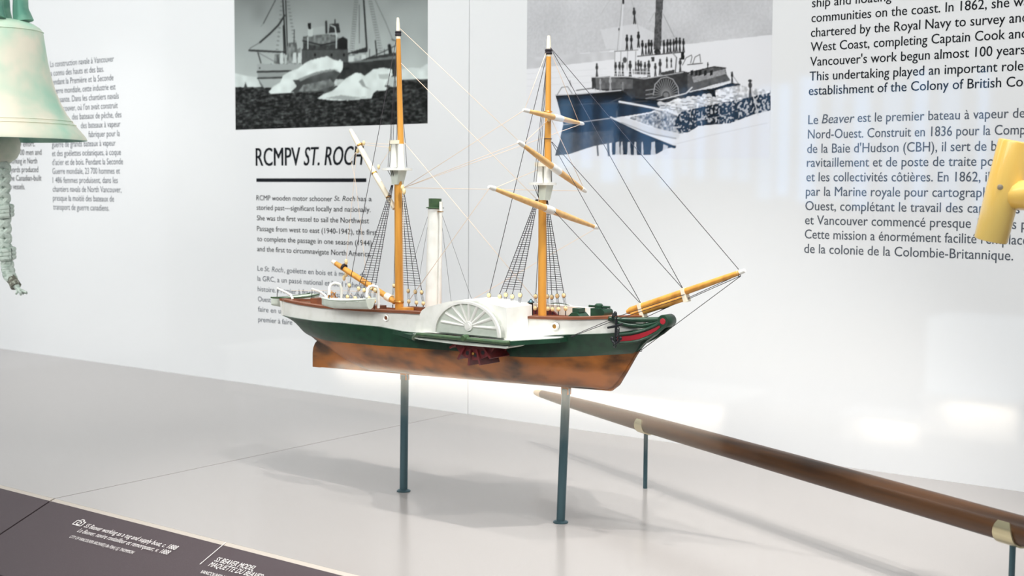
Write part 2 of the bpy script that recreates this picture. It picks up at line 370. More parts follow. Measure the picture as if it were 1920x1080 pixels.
# little camera outline beside the first caption
cpos = onR(136, 983); cw = .0205; ch = .014; ux = Vector((1, 0, 0)); uy = nR.cross(ux).normalized(); mb = MB()
def cpt(x, y): return cpos+ux*(x*cw)+uy*(y*ch)+nR*.0005
for q in ([(0, .0), (1, 0), (1, .75), (.72, .75), (.62, 1), (.36, 1), (.26, .75), (0, .75), (0, 0)], [(.5+.2*math.cos(k*math.pi/6), .38+.27*math.sin(k*math.pi/6)) for k in range(13)]):
    for i in range(len(q)-1): mb.bar(cpt(*q[i]), cpt(*q[i+1]), .0016, .0005, up=nR)
mb.build('camera_symbol', mLet, railR, R0)

# ------------------------------------------------------------------ the two photographic prints
class Pic:
    """a flat print: every vertex of a fine grid carries the grey of the printed picture"""
    def __init__(s, x0, x1, z0, z1, nx, nz, seed):
        s.b = (x0, x1, z0, z1); s.n = (nx, nz); s.rs = np.random.RandomState(seed)
        X, Z = np.meshgrid(np.linspace(x0, x1, nx), np.linspace(z0, z1, nz))
        rx = X; ry = np.full_like(X, YW); rz_ = Z-.5
        q = [rx*a.x+ry*a.y+rz_*a.z for a in (_rt, _up, _fwd)]
        s.px = 960+F*q[0]/q[2]; s.py = 540-F*q[1]/q[2]; s.t = np.full(X.shape, .5); s.o = (0, 0, 1)
    def uv(s, ox, oy, k): s.o = (ox, oy, k); s.u = (s.px-ox)*k; s.v = (s.py-oy)*k
    def noise(s, cx, cy, seed=0):
        r = np.random.RandomState(seed+11); g = r.rand(cy+2, cx+2); nz, nx = s.t.shape
        yy = np.linspace(0, cy, nz); xx = np.linspace(0, cx, nx); iy = yy.astype(int); ix = xx.astype(int)
        fy = (yy-iy)[:, None]; fx = (xx-ix)[None]; fy = fy*fy*(3-2*fy); fx = fx*fx*(3-2*fx)
        a = g[iy][:, ix]; b = g[iy][:, ix+1]; c = g[iy+1][:, ix]; d = g[iy+1][:, ix+1]
        return (a*(1-fx)+b*fx)*(1-fy)+(c*(1-fx)+d*fx)*fy
    def mask(s, p):
        m = np.zeros(s.t.shape, bool); n = len(p)
        for i in range(n):
            (x1, y1), (x2, y2) = p[i], p[(i+1) % n]
            if y1 == y2: continue
            c = ((y1 > s.v) != (y2 > s.v)) & (s.u < (x2-x1)*(s.v-y1)/(y2-y1)+x1); m ^= c
        return m
    def poly(s, p, tone, a=1.0):
        m = s.mask(p); t = tone[m] if hasattr(tone, 'shape') else tone
        s.t[m] = s.t[m]*(1-a)+t*a
    def line(s, p, wd, tone, a=1.0):
        for (x1, y1), (x2, y2) in zip(p[:-1], p[1:]):
            dx, dy = x2-x1, y2-y1; L = dx*dx+dy*dy+1e-9
            t = np.clip(((s.u-x1)*dx+(s.v-y1)*dy)/L, 0, 1); d = np.hypot(s.u-x1-t*dx, s.v-y1-t*dy)
            k = np.clip((wd/2+1.6-d)/3.2, 0, 1)*a; s.t = s.t*(1-k)+tone*k
    def ell(s, x, y, a, b, tone, al=1.0):
        k = np.clip((1-np.hypot((s.u-x)/a, (s.v-y)/b))*4, 0, 1)*al; s.t = s.t*(1-k)+tone*k
    def man(s, x, y, h, tone=.2, lean=0):
        s.ell(x+lean, y-h*.91, h*.075, h*.10, tone+.05); s.ell(x+lean*.7, y-h*.68, h*.115, h*.2, tone)
        s.line([(x+lean*.4, y-h*.5), (x-h*.05, y)], h*.07, tone); s.line([(x+lean*.4, y-h*.5), (x+h*.06, y)], h*.07, tone)
    def blur(s, n):
        for _ in range(n):
            t = np.pad(s.t, 1, mode='edge'); s.t = (t[1:-1, 1:-1]*2+t[:-2, 1:-1]+t[2:, 1:-1]+t[1:-1, :-2]+t[1:-1, 2:])/6
    def build(s, tint, label):
        x0, x1, z0, z1 = s.b; nx, nz = s.n; t = np.clip(s.t-.11*np.clip(1-s.t/.6, 0, 1), .012, 1)       # the prints' deep blacks
        X, Z = np.meshgrid(np.linspace(x0, x1, nx), np.linspace(z0, z1, nz))
        vs = np.stack([X-x0, np.full_like(X, -.0003), Z-z0], -1).reshape(-1, 3)
        i = np.arange(nx*nz).reshape(nz, nx); q = np.stack([i[:-1, :-1], i[:-1, 1:], i[1:, 1:], i[1:, :-1]], -1).reshape(-1, 4)
        W, H = x1-x0, z1-z0; k = len(vs)
        vs = np.vstack([vs, [[0, -.00028, 0], [W, -.00028, 0], [W, -.00028, H], [0, -.00028, H], [0, 0, 0], [W, 0, 0], [W, 0, H], [0, 0, H]]])
        fs = q.tolist()+[[k, k+4, k+5, k+1], [k+1, k+5, k+6, k+2], [k+2, k+6, k+7, k+3], [k+3, k+7, k+4, k]]
        me = bpy.data.meshes.new('photo_print'); me.from_pydata(vs.tolist(), [], fs)
        lin = np.where(t <= .04045, t/12.92, ((t+.055)/1.055)**2.4).reshape(-1)
        c = np.ones((len(vs), 4)); 
        for j in range(3): c[:k, j] = lin*tint[j]
        c[k:, :3] = .8
        at = me.color_attributes.new('print_tone', 'FLOAT_COLOR', 'POINT'); at.data.foreach_set('color', c.astype('f4').ravel())
        m = bpy.data.materials.new('photo_paper'); m.use_nodes = True; b = m.node_tree.nodes['Principled BSDF']
        n = m.node_tree.nodes.new('ShaderNodeVertexColor'); n.layer_name = 'print_tone'
        m.node_tree.links.new(n.outputs[0], b.inputs['Base Color']); b.inputs['Roughness'].default_value = .6; b.inputs['Specular IOR Level'].default_value = .15
        me.materials.append(m); o = bpy.data.objects.new('photo_print', me); COL.objects.link(o); o.location = (x0, YW, z0)
        return tag(o, label, 'photograph', 'photographs on the back wall')

# dark picture: schooner behind drifting ice
p = Pic(onY(441.8, 243, YW).x, onY(802, 232, YW).x, .648, 1.13, 430, 330, 1); p.uv(420, 0, 4.32)
n1 = p.noise(14, 10, 1); n2 = p.noise(90, 60, 2); n3 = p.noise(60, 150, 3); n4 = p.noise(150, 220, 4); n5 = p.noise(36, 30, 5)
p.t = .50+.22*np.clip(p.v/620, 0, 1)+.07*np.clip((p.u-300)/1300, 0, 1)*np.clip(1-p.v/900, 0, 1)+.05*(n1-.5)
p.poly([(60, 585), (120, 600), (200, 618), (290, 625), (300, 715), (60, 715)], .78+.12*n5)
p.poly([(1380, 560), (1450, 560), (1520, 548), (1590, 552), (1640, 520), (1700, 520), (1700, 650), (1380, 650)], .80+.1*n5)
sea = .21+.30*(n3-.5)+.20*(n4-.5)+.07*(n2-.5)
p.poly([(60, 708), (1400, 690), (1450, 645), (1700, 640), (1700, 1200), (60, 1200)], sea)
for x, y, x2, y2, wd in ((478, 0, 502, 440, 10), (500, 0, 516, 440, 8), (1132, 0, 1158, 400, 12), (482, 210, 488, 430, 10), (570, 240, 568, 350, 5), (1226, 330, 1240, 470, 8), (1340, 370, 1350, 440, 26), (1095, 40, 1098, 350, 3)):
    p.line([(x, y), (x2, y2)], wd, .16)
p.line([(492, 125), (440, 205), (370, 275), (290, 345)], 13, .2); p.line([(290, 345), (210, 392)], 5, .35)
p.line([(418, 0), (320, 190)], 7, .3); p.line([(320, 190), (300, 215)], 3, .45); p.line([(1225, 0), (1310, 180), (1370, 330)], 4, .38)
p.line([(205, 408), (500, 424)], 14, .2); p.line([(275, 425), (300, 510)], 9, .25); p.line([(285, 430), (420, 505)], 4, .35)
for (xa, ya, xb, yb, c, wd) in ((470, 15, 432, 400, 12, 16), (520, 15, 572, 330, 12, 18), (1072, 0, 1036, 410, 22, 20), (1186, 10, 1268, 410, 20, 20)):
    for i in range(c):
        f = i/(c-1); x = xa+(xb-xa)*f; y = ya+(yb-ya)*f; p.line([(x-wd/2, y), (x+wd/2, y+2)], 6, .34, .8)
    if c > 15: p.line([(xa-wd*.7, ya), (xb-wd*.9, yb)], 2.5, .4, .7); p.line([(xa+wd*.7, ya), (xb+wd*.9, yb)], 2.5, .4, .7)
for x, y in ((440, 440), (545, 350), (575, 400)): p.poly([(x-30, y), (x+45, y-10), (x+50, 515), (x-35, 515)], .3+.3*n2)
for x in (455, 560, 600): p.poly([(x, 430), (x+24, 425), (x+30, 512), (x-4, 512)], .78)
p.poly([(640, 300), (700, 285), (800, 275), (900, 285), (925, 320), (1000, 320), (1000, 400), (640, 400)], .2+.15*n2)
p.ell(790, 325, 165, 50, .34+.2*n2); p.line([(640, 330), (790, 365), (930, 335)], 10, .16)
p.poly([(680, 230), (722, 232), (718, 295), (682, 295)], .72); p.poly([(678, 190), (706, 188), (704, 235), (684, 235)], .12)
p.poly([(720, 225), (820, 210), (830, 280), (720, 290)], .66, .6); p.line([(828, 175), (830, 265)], 16, .2)
p.poly([(858, 195), (930, 190), (942, 262), (850, 268)], .2); p.line([(900, 160), (900, 200)], 9, .2)
p.line([(865, 205), (900, 220), (912, 290), (910, 390)], 9, .78); p.line([(680, 300), (680, 395)], 8, .8)
p.poly([(925, 318), (965, 297), (1000, 320), (1002, 398), (925, 398)], .14)
p.poly([(630, 400), (1004, 398), (1004, 520), (630, 520)], .31+.05*n2); p.line([(630, 402), (1002, 400)], 5, .22)
for x in (738, 872, 972): p.ell(x, 445, 9, 13, .1)
p.poly([(1004, 430), (1160, 380), (1165, 420), (1004, 445)], .22)
p.poly([(1004, 440), (1060, 430), (1075, 470), (1150, 430), (1180, 520), (1004, 530)], .4+.4*n2); p.poly([(1010, 455), (1060, 455), (1040, 520), (1010, 520)], .8); p.poly([(1115, 440), (1150, 440), (1150, 510), (1115, 500)], .8)
p.poly([(1050, 510), (1170, 465), (1390, 425), (1400, 460), (1400, 620), (960, 640)], .2+.08*n2)
p.line([(1170, 470), (1290, 420), (1390, 370)], 7, .25); p.line([(1360, 320), (1392, 330)], 8, .3)
for x in (1180, 1240, 1300, 1350): p.line([(x, 400), (x, 480)], 5, .25)
p.poly([(268, 518), (640, 516), (1000, 505), (1400, 450), (1400, 620), (900, 640), (560, 720), (350, 722), (300, 700), (275, 640)], .42+.06*n2)
p.poly([(268, 518), (640, 518), (640, 570), (272, 576)], .62); p.poly([(275, 590), (560, 585), (520, 625), (275, 628)], .58); p.poly([(280, 640), (480, 636), (430, 716), (330, 716)], .66)
p.line([(270, 582), (560, 574), (760, 580)], 10, .16); p.line([(272, 634), (470, 628)], 9, .17); p.line([(640, 520), (1010, 510)], 9, .15)
p.poly([(880, 520), (1400, 480), (1400, 620), (1100, 650), (860, 640)], .2+.06*n2); p.line([(950, 560), (1010, 556)], 7, .08); p.ell(290, 552, 6, 6, .1)
p.line([(340, 717), (440, 722), (560, 722)], 14, .1)
ice = .80+.12*n5
p.poly([(362, 745), (400, 700), (455, 668), (480, 612), (530, 580), (600, 555), (650, 515), (700, 488), (760, 472), (800, 462), (840, 455), (880, 480), (925, 492), (940, 480), (966, 505), (962, 560), (945, 590), (880, 620), (900, 700), (800, 740), (560, 752), (470, 757), (380, 762)], ice)
p.poly([(560, 650), (640, 640), (740, 600), (800, 575), (900, 570), (945, 590), (900, 650), (890, 735), (640, 750), (540, 748), (590, 700)], .28+.12*n5); p.poly([(600, 640), (740, 585), (860, 560), (930, 565), (800, 590), (700, 620), (620, 660)], .55)
p.poly([(640, 690), (860, 640), (905, 690), (760, 735), (600, 745)], .36+.2*n2)
p.poly([(755, 800), (800, 765), (880, 735), (930, 690), (980, 640), (1060, 592), (1105, 590), (1140, 615), (1210, 560), (1290, 548), (1360, 560), (1366, 610), (1330, 640), (1300, 700), (1330, 712), (1310, 735), (1240, 735), (1212, 755), (1195, 795), (1000, 815), (860, 812)], .82+.1*n5)
p.poly([(1120, 640), (1150, 700), (1215, 740), (1180, 720), (1120, 700), (1090, 660)], .6); p.poly([(820, 795), (950, 770), (1100, 790), (1190, 780), (1000, 812)], .64); p.poly([(1250, 600), (1355, 600), (1330, 640), (1260, 640)], .72)
p.ell(905, 670, 14, 20, .8); p.ell(940, 655, 26, 16, .75); p.ell(1375, 690, 40, 16, .75); p.poly([(160, 712), (175, 665), (192, 712)], .3)
p.blur(2)
p.build((.92, 1.02, 1.0), 'dark black and white photograph of a ship behind floating ice')

# lighter picture: paddle steamer beside rafts of cut wood
p = Pic(onY(986.6, 297, YW).x, onY(1443, 290, YW).x, .563, 1.02, 520, 420, 2); p.uv(970, 0, 3.6)
n1 = p.noise(9, 8, 1); n2 = p.noise(110, 90, 2); n3 = p.noise(40, 36, 3); n4 = p.noise(200, 150, 4); n5 = p.noise(60, 50, 9)
p.t = .79+.07*(n1-.5)+.05*(n4-.5)
p.poly([(560, 200), (800, 160), (940, 230), (860, 330), (600, 330)], .86, .6)
p.poly([(40, 395), (660, 340), (1130, 300), (1800, 225), (1800, 1100), (40, 1100)], .906+.012*(n1-.5)*np.clip((900-p.v)/300, 0, 1)); p.poly([(40, 395), (540, 352), (680, 350), (660, 400), (40, 470)], .76+.1*(n3-.5), .75)
for y in (500, 540, 585): p.line([(40, y), (600, y-36)], 3, .8, .6)
p.poly([(938, -40), (988, -40), (975, 150), (970, 335), (920, 335)], .36+.16*(n4-.5)); p.ell(945, 350, 24, 22, .2); p.poly([(944, 350), (970, 350), (968, 440), (946, 440)], .3)
p.line([(716, -30), (690, 470)], 9, .86); p.line([(712, -30), (662, 470)], 2.5, .4, .7); p.line([(716, -20), (716, 22)], 12, .2); p.line([(640, -20), (560, 100)], 2, .6, .5)
p.line([(985, 95), (1060, 250)], 2.5, .45); p.line([(930, 80), (890, 150)], 2, .6); p.line([(770, -10), (820, 210)], 2, .6); p.ell(686, 198, 5, 10, .3)
p.man(792, 160, 110, .24, -4)
# deck houses
p.poly([(656, 345), (815, 335), (815, 378), (1128, 350), (1128, 490), (650, 500)], .90); p.line([(656, 347), (815, 337)], 5, .45); p.line([(812, 380), (1128, 352)], 6, .3)
for x in (660, 700, 745, 800): p.line([(x, 345), (x-4, 480)], 4, .55)
p.poly([(1105, 352), (1126, 350), (1128, 400), (1106, 402)], .15); p.poly([(905, 385), (925, 383), (925, 415), (905, 417)], .3); p.ell(726, 405, 16, 22, .35)
p.line([(970, 270), (1075, 388)], 7, .55); p.line([(1075, 388), (1066, 500)], 6, .3)
for x, y, h in ((740, 336, 104), (770, 334, 98), (818, 318, 106), (845, 370, 100), (868, 368, 78), (888, 366, 100), (906, 364, 96), (990, 360, 92), (1014, 360, 96), (1034, 356, 92), (1056, 352, 90), (1074, 350, 98), (1097, 350, 98), (1122, 350, 92)): p.man(x, y, h, .2)
for x, y, h in ((537, 518, 92), (664, 510, 92), (690, 512, 96), (712, 510, 90), (762, 522, 114), (800, 475, 60), (818, 500, 96), (835, 500, 90), (862, 505, 88), (888, 518, 112), (932, 515, 90), (964, 505, 108), (1010, 458, 74), (1040, 455, 64), (1100, 490, 100)): p.man(x, y, h, .27)
p.poly([(780, 470), (880, 460), (880, 505), (780, 505)], .35, .6); p.poly([(970, 490), (1060, 470), (1060, 505), (980, 510)], .3)
for y in (480, 500): p.line([(580, y-4), (900, y+6)], 4, .93)
for x in (585, 640, 690, 740, 790, 830, 870, 905): p.line([(x, 470), (x, 530)], 4, .92)
p.line([(1115, 440), (1140, 390), (1175, 372), (1180, 385), (1170, 425)], 4, .3); p.line([(1185, 430), (1200, 385), (1232, 368), (1238, 420)], 4, .3)
p.poly([(1150, 435), (1250, 425), (1240, 448), (1180, 462), (1160, 455)], .9); p.line([(1150, 437), (1250, 427)], 5, .2)
p.man(1286, 470, 50, .12); p.man(540, 550, 60, .35)
# hull amidships and stern
p.poly([(502, 520), (600, 515), (900, 525), (1120, 480), (1160, 490), (1170, 620), (1100, 690), (870, 690), (640, 620), (505, 600)], .27+.08*(n2-.5)); p.poly([(530, 522), (780, 535), (780, 600), (530, 600)], .42+.1*(n2-.5))
p.line([(502, 522), (740, 518), (860, 532), (1120, 488)], 6, .75)
p.man(560, 612, 80, .62); p.man(628, 612, 95, .68); p.man(712, 610, 58, .55)
p.poly([(1150, 500), (1250, 465), (1330, 448), (1405, 458), (1412, 500), (1440, 545), (1330, 570), (1200, 610), (1150, 620)], .38+.12*(n2-.5)); p.poly([(1180, 520), (1400, 466), (1408, 500), (1190, 560)], .60+.1*(n4-.5)); p.line([(1160, 620), (1300, 590), (1440, 545)], 7, .85); p.line([(1150, 492), (1330, 450), (1408, 460)], 6, .2)
for x in (1170, 1200, 1225, 1260, 1300): p.poly([(x, 478), (x+18, 472), (x+18, 505), (x, 512)], .18)
p.poly([(1120, 640), (1200, 615), (1330, 595), (1445, 560), (1505, 568), (1490, 582), (1340, 655), (1140, 680)], .12)
p.ell(1004, 610, 92, 92, .24)
for k in range(19):
    a = math.pi*(k-1)/16; p.line([(1004-26*math.cos(a), 640-26*math.sin(a)), (1004-84*math.cos(a), 640-106*math.sin(a))], 4.5, .62)
p.line([(918, 640), (930, 570), (970, 528), (1010, 520), (1050, 535), (1085, 590), (1090, 640)], 7, .66); p.ell(1004, 640, 22, 20, .5)
for y in (610, 640, 665): p.line([(868, y), (918, y-8)], 8, .55)
p.line([(900, 690), (1140, 630), (1180, 590)], 9, .86)
# bow
p.poly([(258, 640), (400, 632), (700, 608), (770, 660), (880, 672), (1010, 680), (960, 725), (900, 755), (660, 795), (420, 832), (312, 838)], .12+.05*(n2-.5))
p.line([(262, 642), (420, 634), (700, 610)], 8, .8); p.line([(290, 712), (500, 700), (700, 696), (880, 680)], 5, .5, .7); p.line([(270, 640), (300, 590), (340, 585), (370, 630)], 4, .4); p.line([(355, 545), (362, 580)], 5, .4); p.line([(400, 610), (530, 592)], 6, .35); p.line([(520, 600), (530, 612)], 8, .8)
# reflection below
p.poly([(255, 1050), (285, 960), (312, 836), (480, 820), (640, 795), (760, 870), (930, 950), (1052, 975), (1060, 990), (1000, 1005), (930, 1045), (860, 1045), (640, 1045), (640, 962), (520, 985), (420, 1015), (350, 1040)], .19+.16*(n5-.5)+.08*(n4-.5))
p.poly([(262, 1050), (300, 900), (640, 880), (660, 960), (520, 985), (350, 1040)], .36+.14*(n4-.5), .8)
for x, wd in ((665, 22), (700, 10), (745, 16), (790, 12), (840, 8), (905, 24), (985, 30)): p.poly([(x, 960), (x+wd, 955), (x+wd+6, 1045), (x-4, 1045)], .88, .85)
p.line([(540, 980), (545, 1048)], 10, .35); p.line([(612, 965), (618, 1048)], 14, .4)
# rafts of cut wood
p.poly([(770, 790), (900, 765), (980, 740), (1100, 790), (1120, 900), (1050, 905), (760, 800)], .6+.5*(n4-.5)+.3*(n2-.5))
p.poly([(945, 712), (1010, 695), (1060, 670), (1150, 660), (1250, 650), (1340, 655), (1335, 610), (1400, 590), (1500, 575), (1620, 600), (1712, 610), (1712, 650), (1400, 700), (1100, 770), (1040, 750)], .80+.34*(n2-.5)+.24*(n4-.5))
for i in range(70):
    x = p.rs.uniform(960, 1480); y = 735-(x-950)*.18+p.rs.uniform(-36, 26); r = p.rs.uniform(10, 24); p.ell(x, y, r, r*.75, p.rs.uniform(.8, .97)); p.line([(x-r*.8, y+r*.6), (x+r*.7, y+r*.7)], 3.5, .3, .8)
p.poly([(1060, 850), (1075, 790), (1110, 755), (1280, 715), (1500, 672), (1710, 625), (1712, 745), (1600, 770), (1440, 830), (1220, 850), (1170, 890), (1100, 895)], np.where(n4+.5*n2 > .86, .72, .12))
p.line([(1190, 820), (1300, 800), (1430, 768)], 4, .8)
p.line([(640, 800), (850, 905), (1060, 990)], 22, .1); p.line([(632, 792), (840, 890), (1054, 976)], 13, .9)
p.line([(700, 808), (900, 880), (1075, 915)], 42, .84); p.line([(705, 828), (890, 900), (1070, 935)], 8, .62); p.line([(690, 686), (850, 715), (985, 742)], 15, .9); p.line([(690, 696), (850, 726), (960, 750)], 4, .3)
p.line([(310, 842), (500, 815), (650, 795)], 7, .72)
p.poly([(1050, 960), (1130, 905), (1230, 850), (1440, 832), (1600, 775), (1715, 742), (1715, 800), (1500, 860), (1060, 985)], .906)
p.line([(1060, 975), (1320, 910), (1690, 830)], 4, .78, .7)
p.man(1450, 560, 78, .14); p.line([(1440, 490), (1500, 575)], 3, .4); p.man(1572, 660, 124, .3); p.ell(1571, 545, 15, 9, .22); p.line([(1590, 640), (1625, 775)], 8, .8); p.ell(1480, 570, 28, 8, .25)
p.ell(672, 770, 7, 32, .5, .6); p.line([(630, 690), (700, 660)], 5, .7, .6)
p.blur(1)
p.build((.98, .985, 1.03), 'pale black and white photograph of a paddle steamer crowded with people')


# ------------------------------------------------------------------ the model paddle steamer
RS = Vector((-1.25, YS, .19))
ship = thing('model_ship', RS, 'green, white and copper model paddle steamer with two masts on two posts', 'ship model')
def P(x, y, dy=0.0): return onY(x, y, YS+dy)
def part(mb, name, m, parent=None): return mb.build(name, m, parent or ship, RS)
def lerp_tab(tab):
    tab = sorted(tab); X = [t[0] for t in tab]; V = [t[1] for t in tab]
    return lambda x: float(np.interp(x, X, V))
def from_px(pts): return lerp_tab([(q.x, q.z) for q in (P(*p) for p in pts)])
b_rail = lerp_tab([(-1.648, .037), (-1.632, .046), (-1.60, .051), (-1.54, .056), (-1.45, .0595), (-1.3, .061), (-1.12, .059), (-1.05, .054), (-1.01, .0455), (-.985, .036), (-.965, .0235), (-.952, .012), (-.945, .004)])
b_wl = lerp_tab([(-1.625, .012), (-1.60, .016), (-1.56, .034), (-1.50, .049), (-1.42, .057), (-1.3, .060), (-1.12, .057), (-1.06, .048), (-1.02, .036), (-.99, .022), (-.965, .008), (-.955, .0035), (-.945, .003)])
z_rail = from_px([(537, 563, -.044), (572, 570, -.05), (606, 575, -.054), (692.5, 582, -.058), (741, 583.5, -.06), (798, 587, -.06), (981, 594.5, -.06), (1040, 596.7, -.056), (1088, 597, -.052), (1141, 595, -.037), (1190, 592, 0)])
z_wale = from_px([(540, 594, -.046), (548, 595, -.045), (596, 602.7, -.052), (642, 606, -.056), (692.5, 611, -.058), (716.6, 613.6, -.06), (750, 620.8, -.06), (777, 625, -.06), (880, 632, -.06), (960, 634, -.06), (1000.7, 633, -.06), (1048.8, 629, -.058), (1080, 628, -.052), (1145, 626, -.036), (1196, 619, -.004)])
z_wl = from_px([(590, 631.6, -.02), (620, 638.8, -.035), (668.5, 643.7, -.05), (716.6, 648.5, -.056), (776.8, 652.5, -.058), (856, 658, -.06), (943, 668, -.06), (1000.7, 671, -.058), (1073, 670, -.05), (1136, 666.5, -.03), (1191.6, 662.4, -.004)])
def z_keel(x): return .1920+.029*(x+1.611)
_zb = lerp_tab([(-1.650, .281), (-1.642, .272), (-1.630, .2635), (-1.615, .2510), (-1.600, .2370), (-1.57, .2265), (-1.54, .2140), (-1.50, .2025), (-1.47, .1975)]+[(x, z_keel(x)+.002) for x in (-1.44, -1.2, -1.03)]
    + [(P(1147, 731).x, P(1147, 731).z), (P(1160, 717).x, P(1160, 717).z), (P(1175, 694).x, P(1175, 694).z), (P(1191.6, 665).x, P(1191.6, 665).z), (P(1206, 646).x, P(1206, 646).z)])
XS = [-1.648, -1.642, -1.632, -1.62, -1.61, -1.60, -1.585, -1.57, -1.55, -1.53, -1.51, -1.49, -1.47, -1.44, -1.40, -1.35, -1.3, -1.25, -1.2, -1.15, -1.12, -1.09, -1.06, -1.04, -1.02, -1.005, -.995, -.985, -.975, -.967, -.96, -.954, -.949, -.945]
def expo(x): return float(np.interp(x, [-1.62, -1.55, -1.45, -1.3, -1.1, -1.03, -.98, -.945], [.75, .7, .42, .27, .3, .42, .62, .8]))
def sec(x):
    zb, zw, zl, zr = _zb(x), z_wl(x), z_wale(x), z_rail(x)
    bw = b_wl(x); br = b_rail(x)
    if zw < zb+.001: zw = zb+.001
    if zl < zw+.001: zl = zw+.001
    if x < -1.60: bw = max(.004, br*max(0, (x+1.652)/.052)*.35)
    return zb, zw, zl, zr, bw, br
def loft(rows_fn, mb, flip):
    R = [[heel(p) for p in rows_fn(x)] for x in XS]; n = len(R[0]); vs = [p for r in R for p in r]
    fs = [(i*n+j, i*n+j+1, (i+1)*n+j+1, (i+1)*n+j) for i in range(len(R)-1) for j in range(n-1)]
    mb.add(vs, fs, 0, True)
def heel(p): return p if p.y <= YS else Vector((p.x, p.y, p.z-.156*(p.y-YS)))
def copper_rows(sg):
    def f(x):
        zb, zw, zl, zr, bw, br = sec(x); e = expo(x); r = []
        for j in range(11):
            t = (j/10)**1.7; z = zb+(zw-zb)*t; r.append(Vector((x, YS+sg*(.0028+(bw-.0028)*t**e if bw > .0028 else bw*t**e), z)))
        return r
    return f
def green_rows(sg):
    def f(x):
        zb, zw, zl, zr, bw, br = sec(x); r = []
        for j in range(7):
            t = j/6; z = zw+(zl-zw)*t; r.append(Vector((x, YS+sg*(bw+(br+.0015-bw)*(t**.75)), z)))
        r.append(Vector((x, YS+sg*(br+.0028), zl+.0004))); r.append(Vector((x, YS+sg*(br-.001), zl+.0012)))
        return r
    return f
def white_rows(sg):
    def f(x):
        zb, zw, zl, zr, bw, br = sec(x); bi = max(br-.004, .0006)
        return [Vector((x, YS+sg*br, zl)), Vector((x, YS+sg*br, (zl+zr)/2)), Vector((x, YS+sg*(br-.0006 if br > .002 else br), zr-.002)), Vector((x, YS+sg*bi, zr-.002)), Vector((x, YS+sg*bi, zr-.018))]
    return f
mb = MB()
for sg in (-1, 1): loft(copper_rows(sg), mb, sg)
def keelpoly(th): 
    pts = [Vector((-1.598, YS, .2395)), Vector((-1.598, YS, z_keel(-1.598)-.0006))]+[Vector((x, YS, z_keel(x)-.0006)) for x in (-1.3, -1.02)]+[P(1132, 731.5), P(1147, 733), P(1161, 722), P(1176, 697), P(1193, 667), P(1199, 658), P(1192, 657)]
    pts += [P(1180, 676), P(1165, 702), P(1150, 718), P(1130, 722)]+[Vector((x, YS, z_keel(x)+.006)) for x in (-1.1, -1.3, -1.45)]+[Vector((-1.49, YS, .206)), Vector((-1.54, YS, .217))]
    return [p+Vector((0, -th/2, 0)) for p in pts]
mb.prism(keelpoly(.0056), (0, .0056, 0))
part(mb, 'copper_bottom', mCopper)
mb = MB()
rp = [P(589, 687.6), P(603, 689), P(603, 640), P(598, 638), P(593.5, 643), P(590, 652), P(589, 662)]
mb.prism([p+Vector((-.0015, -.0022, 0)) for p in rp], (0, .0044, 0)); part(mb, 'rudder', mCopper)
mb = MB()
for sg in (-1, 1): loft(green_rows(sg), mb, sg)
x = XS[0]; zb, zw, zl, zr, bw, br = sec(x)
mb.prism([(x, YS-bw, zw), (x, YS+bw, zw), (x, YS+br, zl), (x, YS-br, zl)], (-.001, 0, 0))
# cutwater sweeping up to the scroll
cw = [P(1180, 661), P(1197, 659), P(1206, 648), P(1216, 638), P(1229, 629.5), P(1243, 617), P(1252, 607), P(1243, 600), P(1232, 612), P(1215, 620), P(1199, 623), P(1185, 628)]
mb.prism([p+Vector((0, -.0045, 0)) for p in cw], (0, .009, 0))
part(mb, 'green_topsides', mGreen)
mb = MB()
for sg in (-1, 1): loft(white_rows(sg), mb, sg)
mb.prism([(x, YS-br, zl), (x, YS+br, zl), (x, YS+br, zr-.002), (x, YS-br, zr-.002)], (-.002, 0, 0))
for sg in (-1, 1): mb.bar(Vector((x+.001, YS+sg*br, zl)), Vector((x-.004, YS+sg*br*.98, zr-.002)), .005, .006)
part(mb, 'white_bulwark', mWhite)
mb = MB(); vs = []; fs = []
for x in XS: vs += [Vector((x, YS-max(b_rail(x)-.003, .0008), z_rail(x)-.012)), Vector((x, YS+max(b_rail(x)-.003, .0008), z_rail(x)-.012))]
mb.add([heel(p) for p in vs], [(2*i, 2*i+1, 2*i+3, 2*i+2) for i in range(len(XS)-1)]); part(mb, 'deck', mDeckW)
mb = MB()
for sg in (-1, 1):
    R = []
    for x in XS:
        b = b_rail(x); z = z_rail(x); o = b+.003; i = max(b-.0065, .0002)
        R += [Vector((x, YS+sg*o, z-.002)), Vector((x, YS+sg*o, z+.0016)), Vector((x, YS+sg*i, z+.0022)), Vector((x, YS+sg*i, z-.002))]
    mb.add([heel(p) for p in R], [(4*i+j, 4*i+(j+1) % 4, 4*i+4+(j+1) % 4, 4*i+4+j) for i in range(len(XS)-1) for j in range(4)])
xa = XS[0]; mb.prism([heel(Vector((xa-.006, YS+y_, z_rail(xa)+dz))) for y_, dz in ((-.040, -.002), (.040, -.002), (.040, .002), (-.040, .002))], (.010, 0, 0)); part(mb, 'cap_rail', mBrown)

# ports in the bulwark
for (px, py, m2) in ((724.5, 596, mBrown), (1040.4, 612, mBrass)):
    q = P(px, py, -.0605 if px < 900 else -.0575); mb = MB(); ax = Vector((0, -1, 0))
    mb.lathe([(.0033, -.001), (.0033, .0016), (.0044, .0026), (.0055, .0018), (.0060, -.002)], q, ax, 20); pr = part(mb, 'porthole', mWhite)
    part(MB().lathe([(0, .0006), (.0034, .0006), (.0034, -.002)], q, ax, 16), 'port_glass', m2, pr)
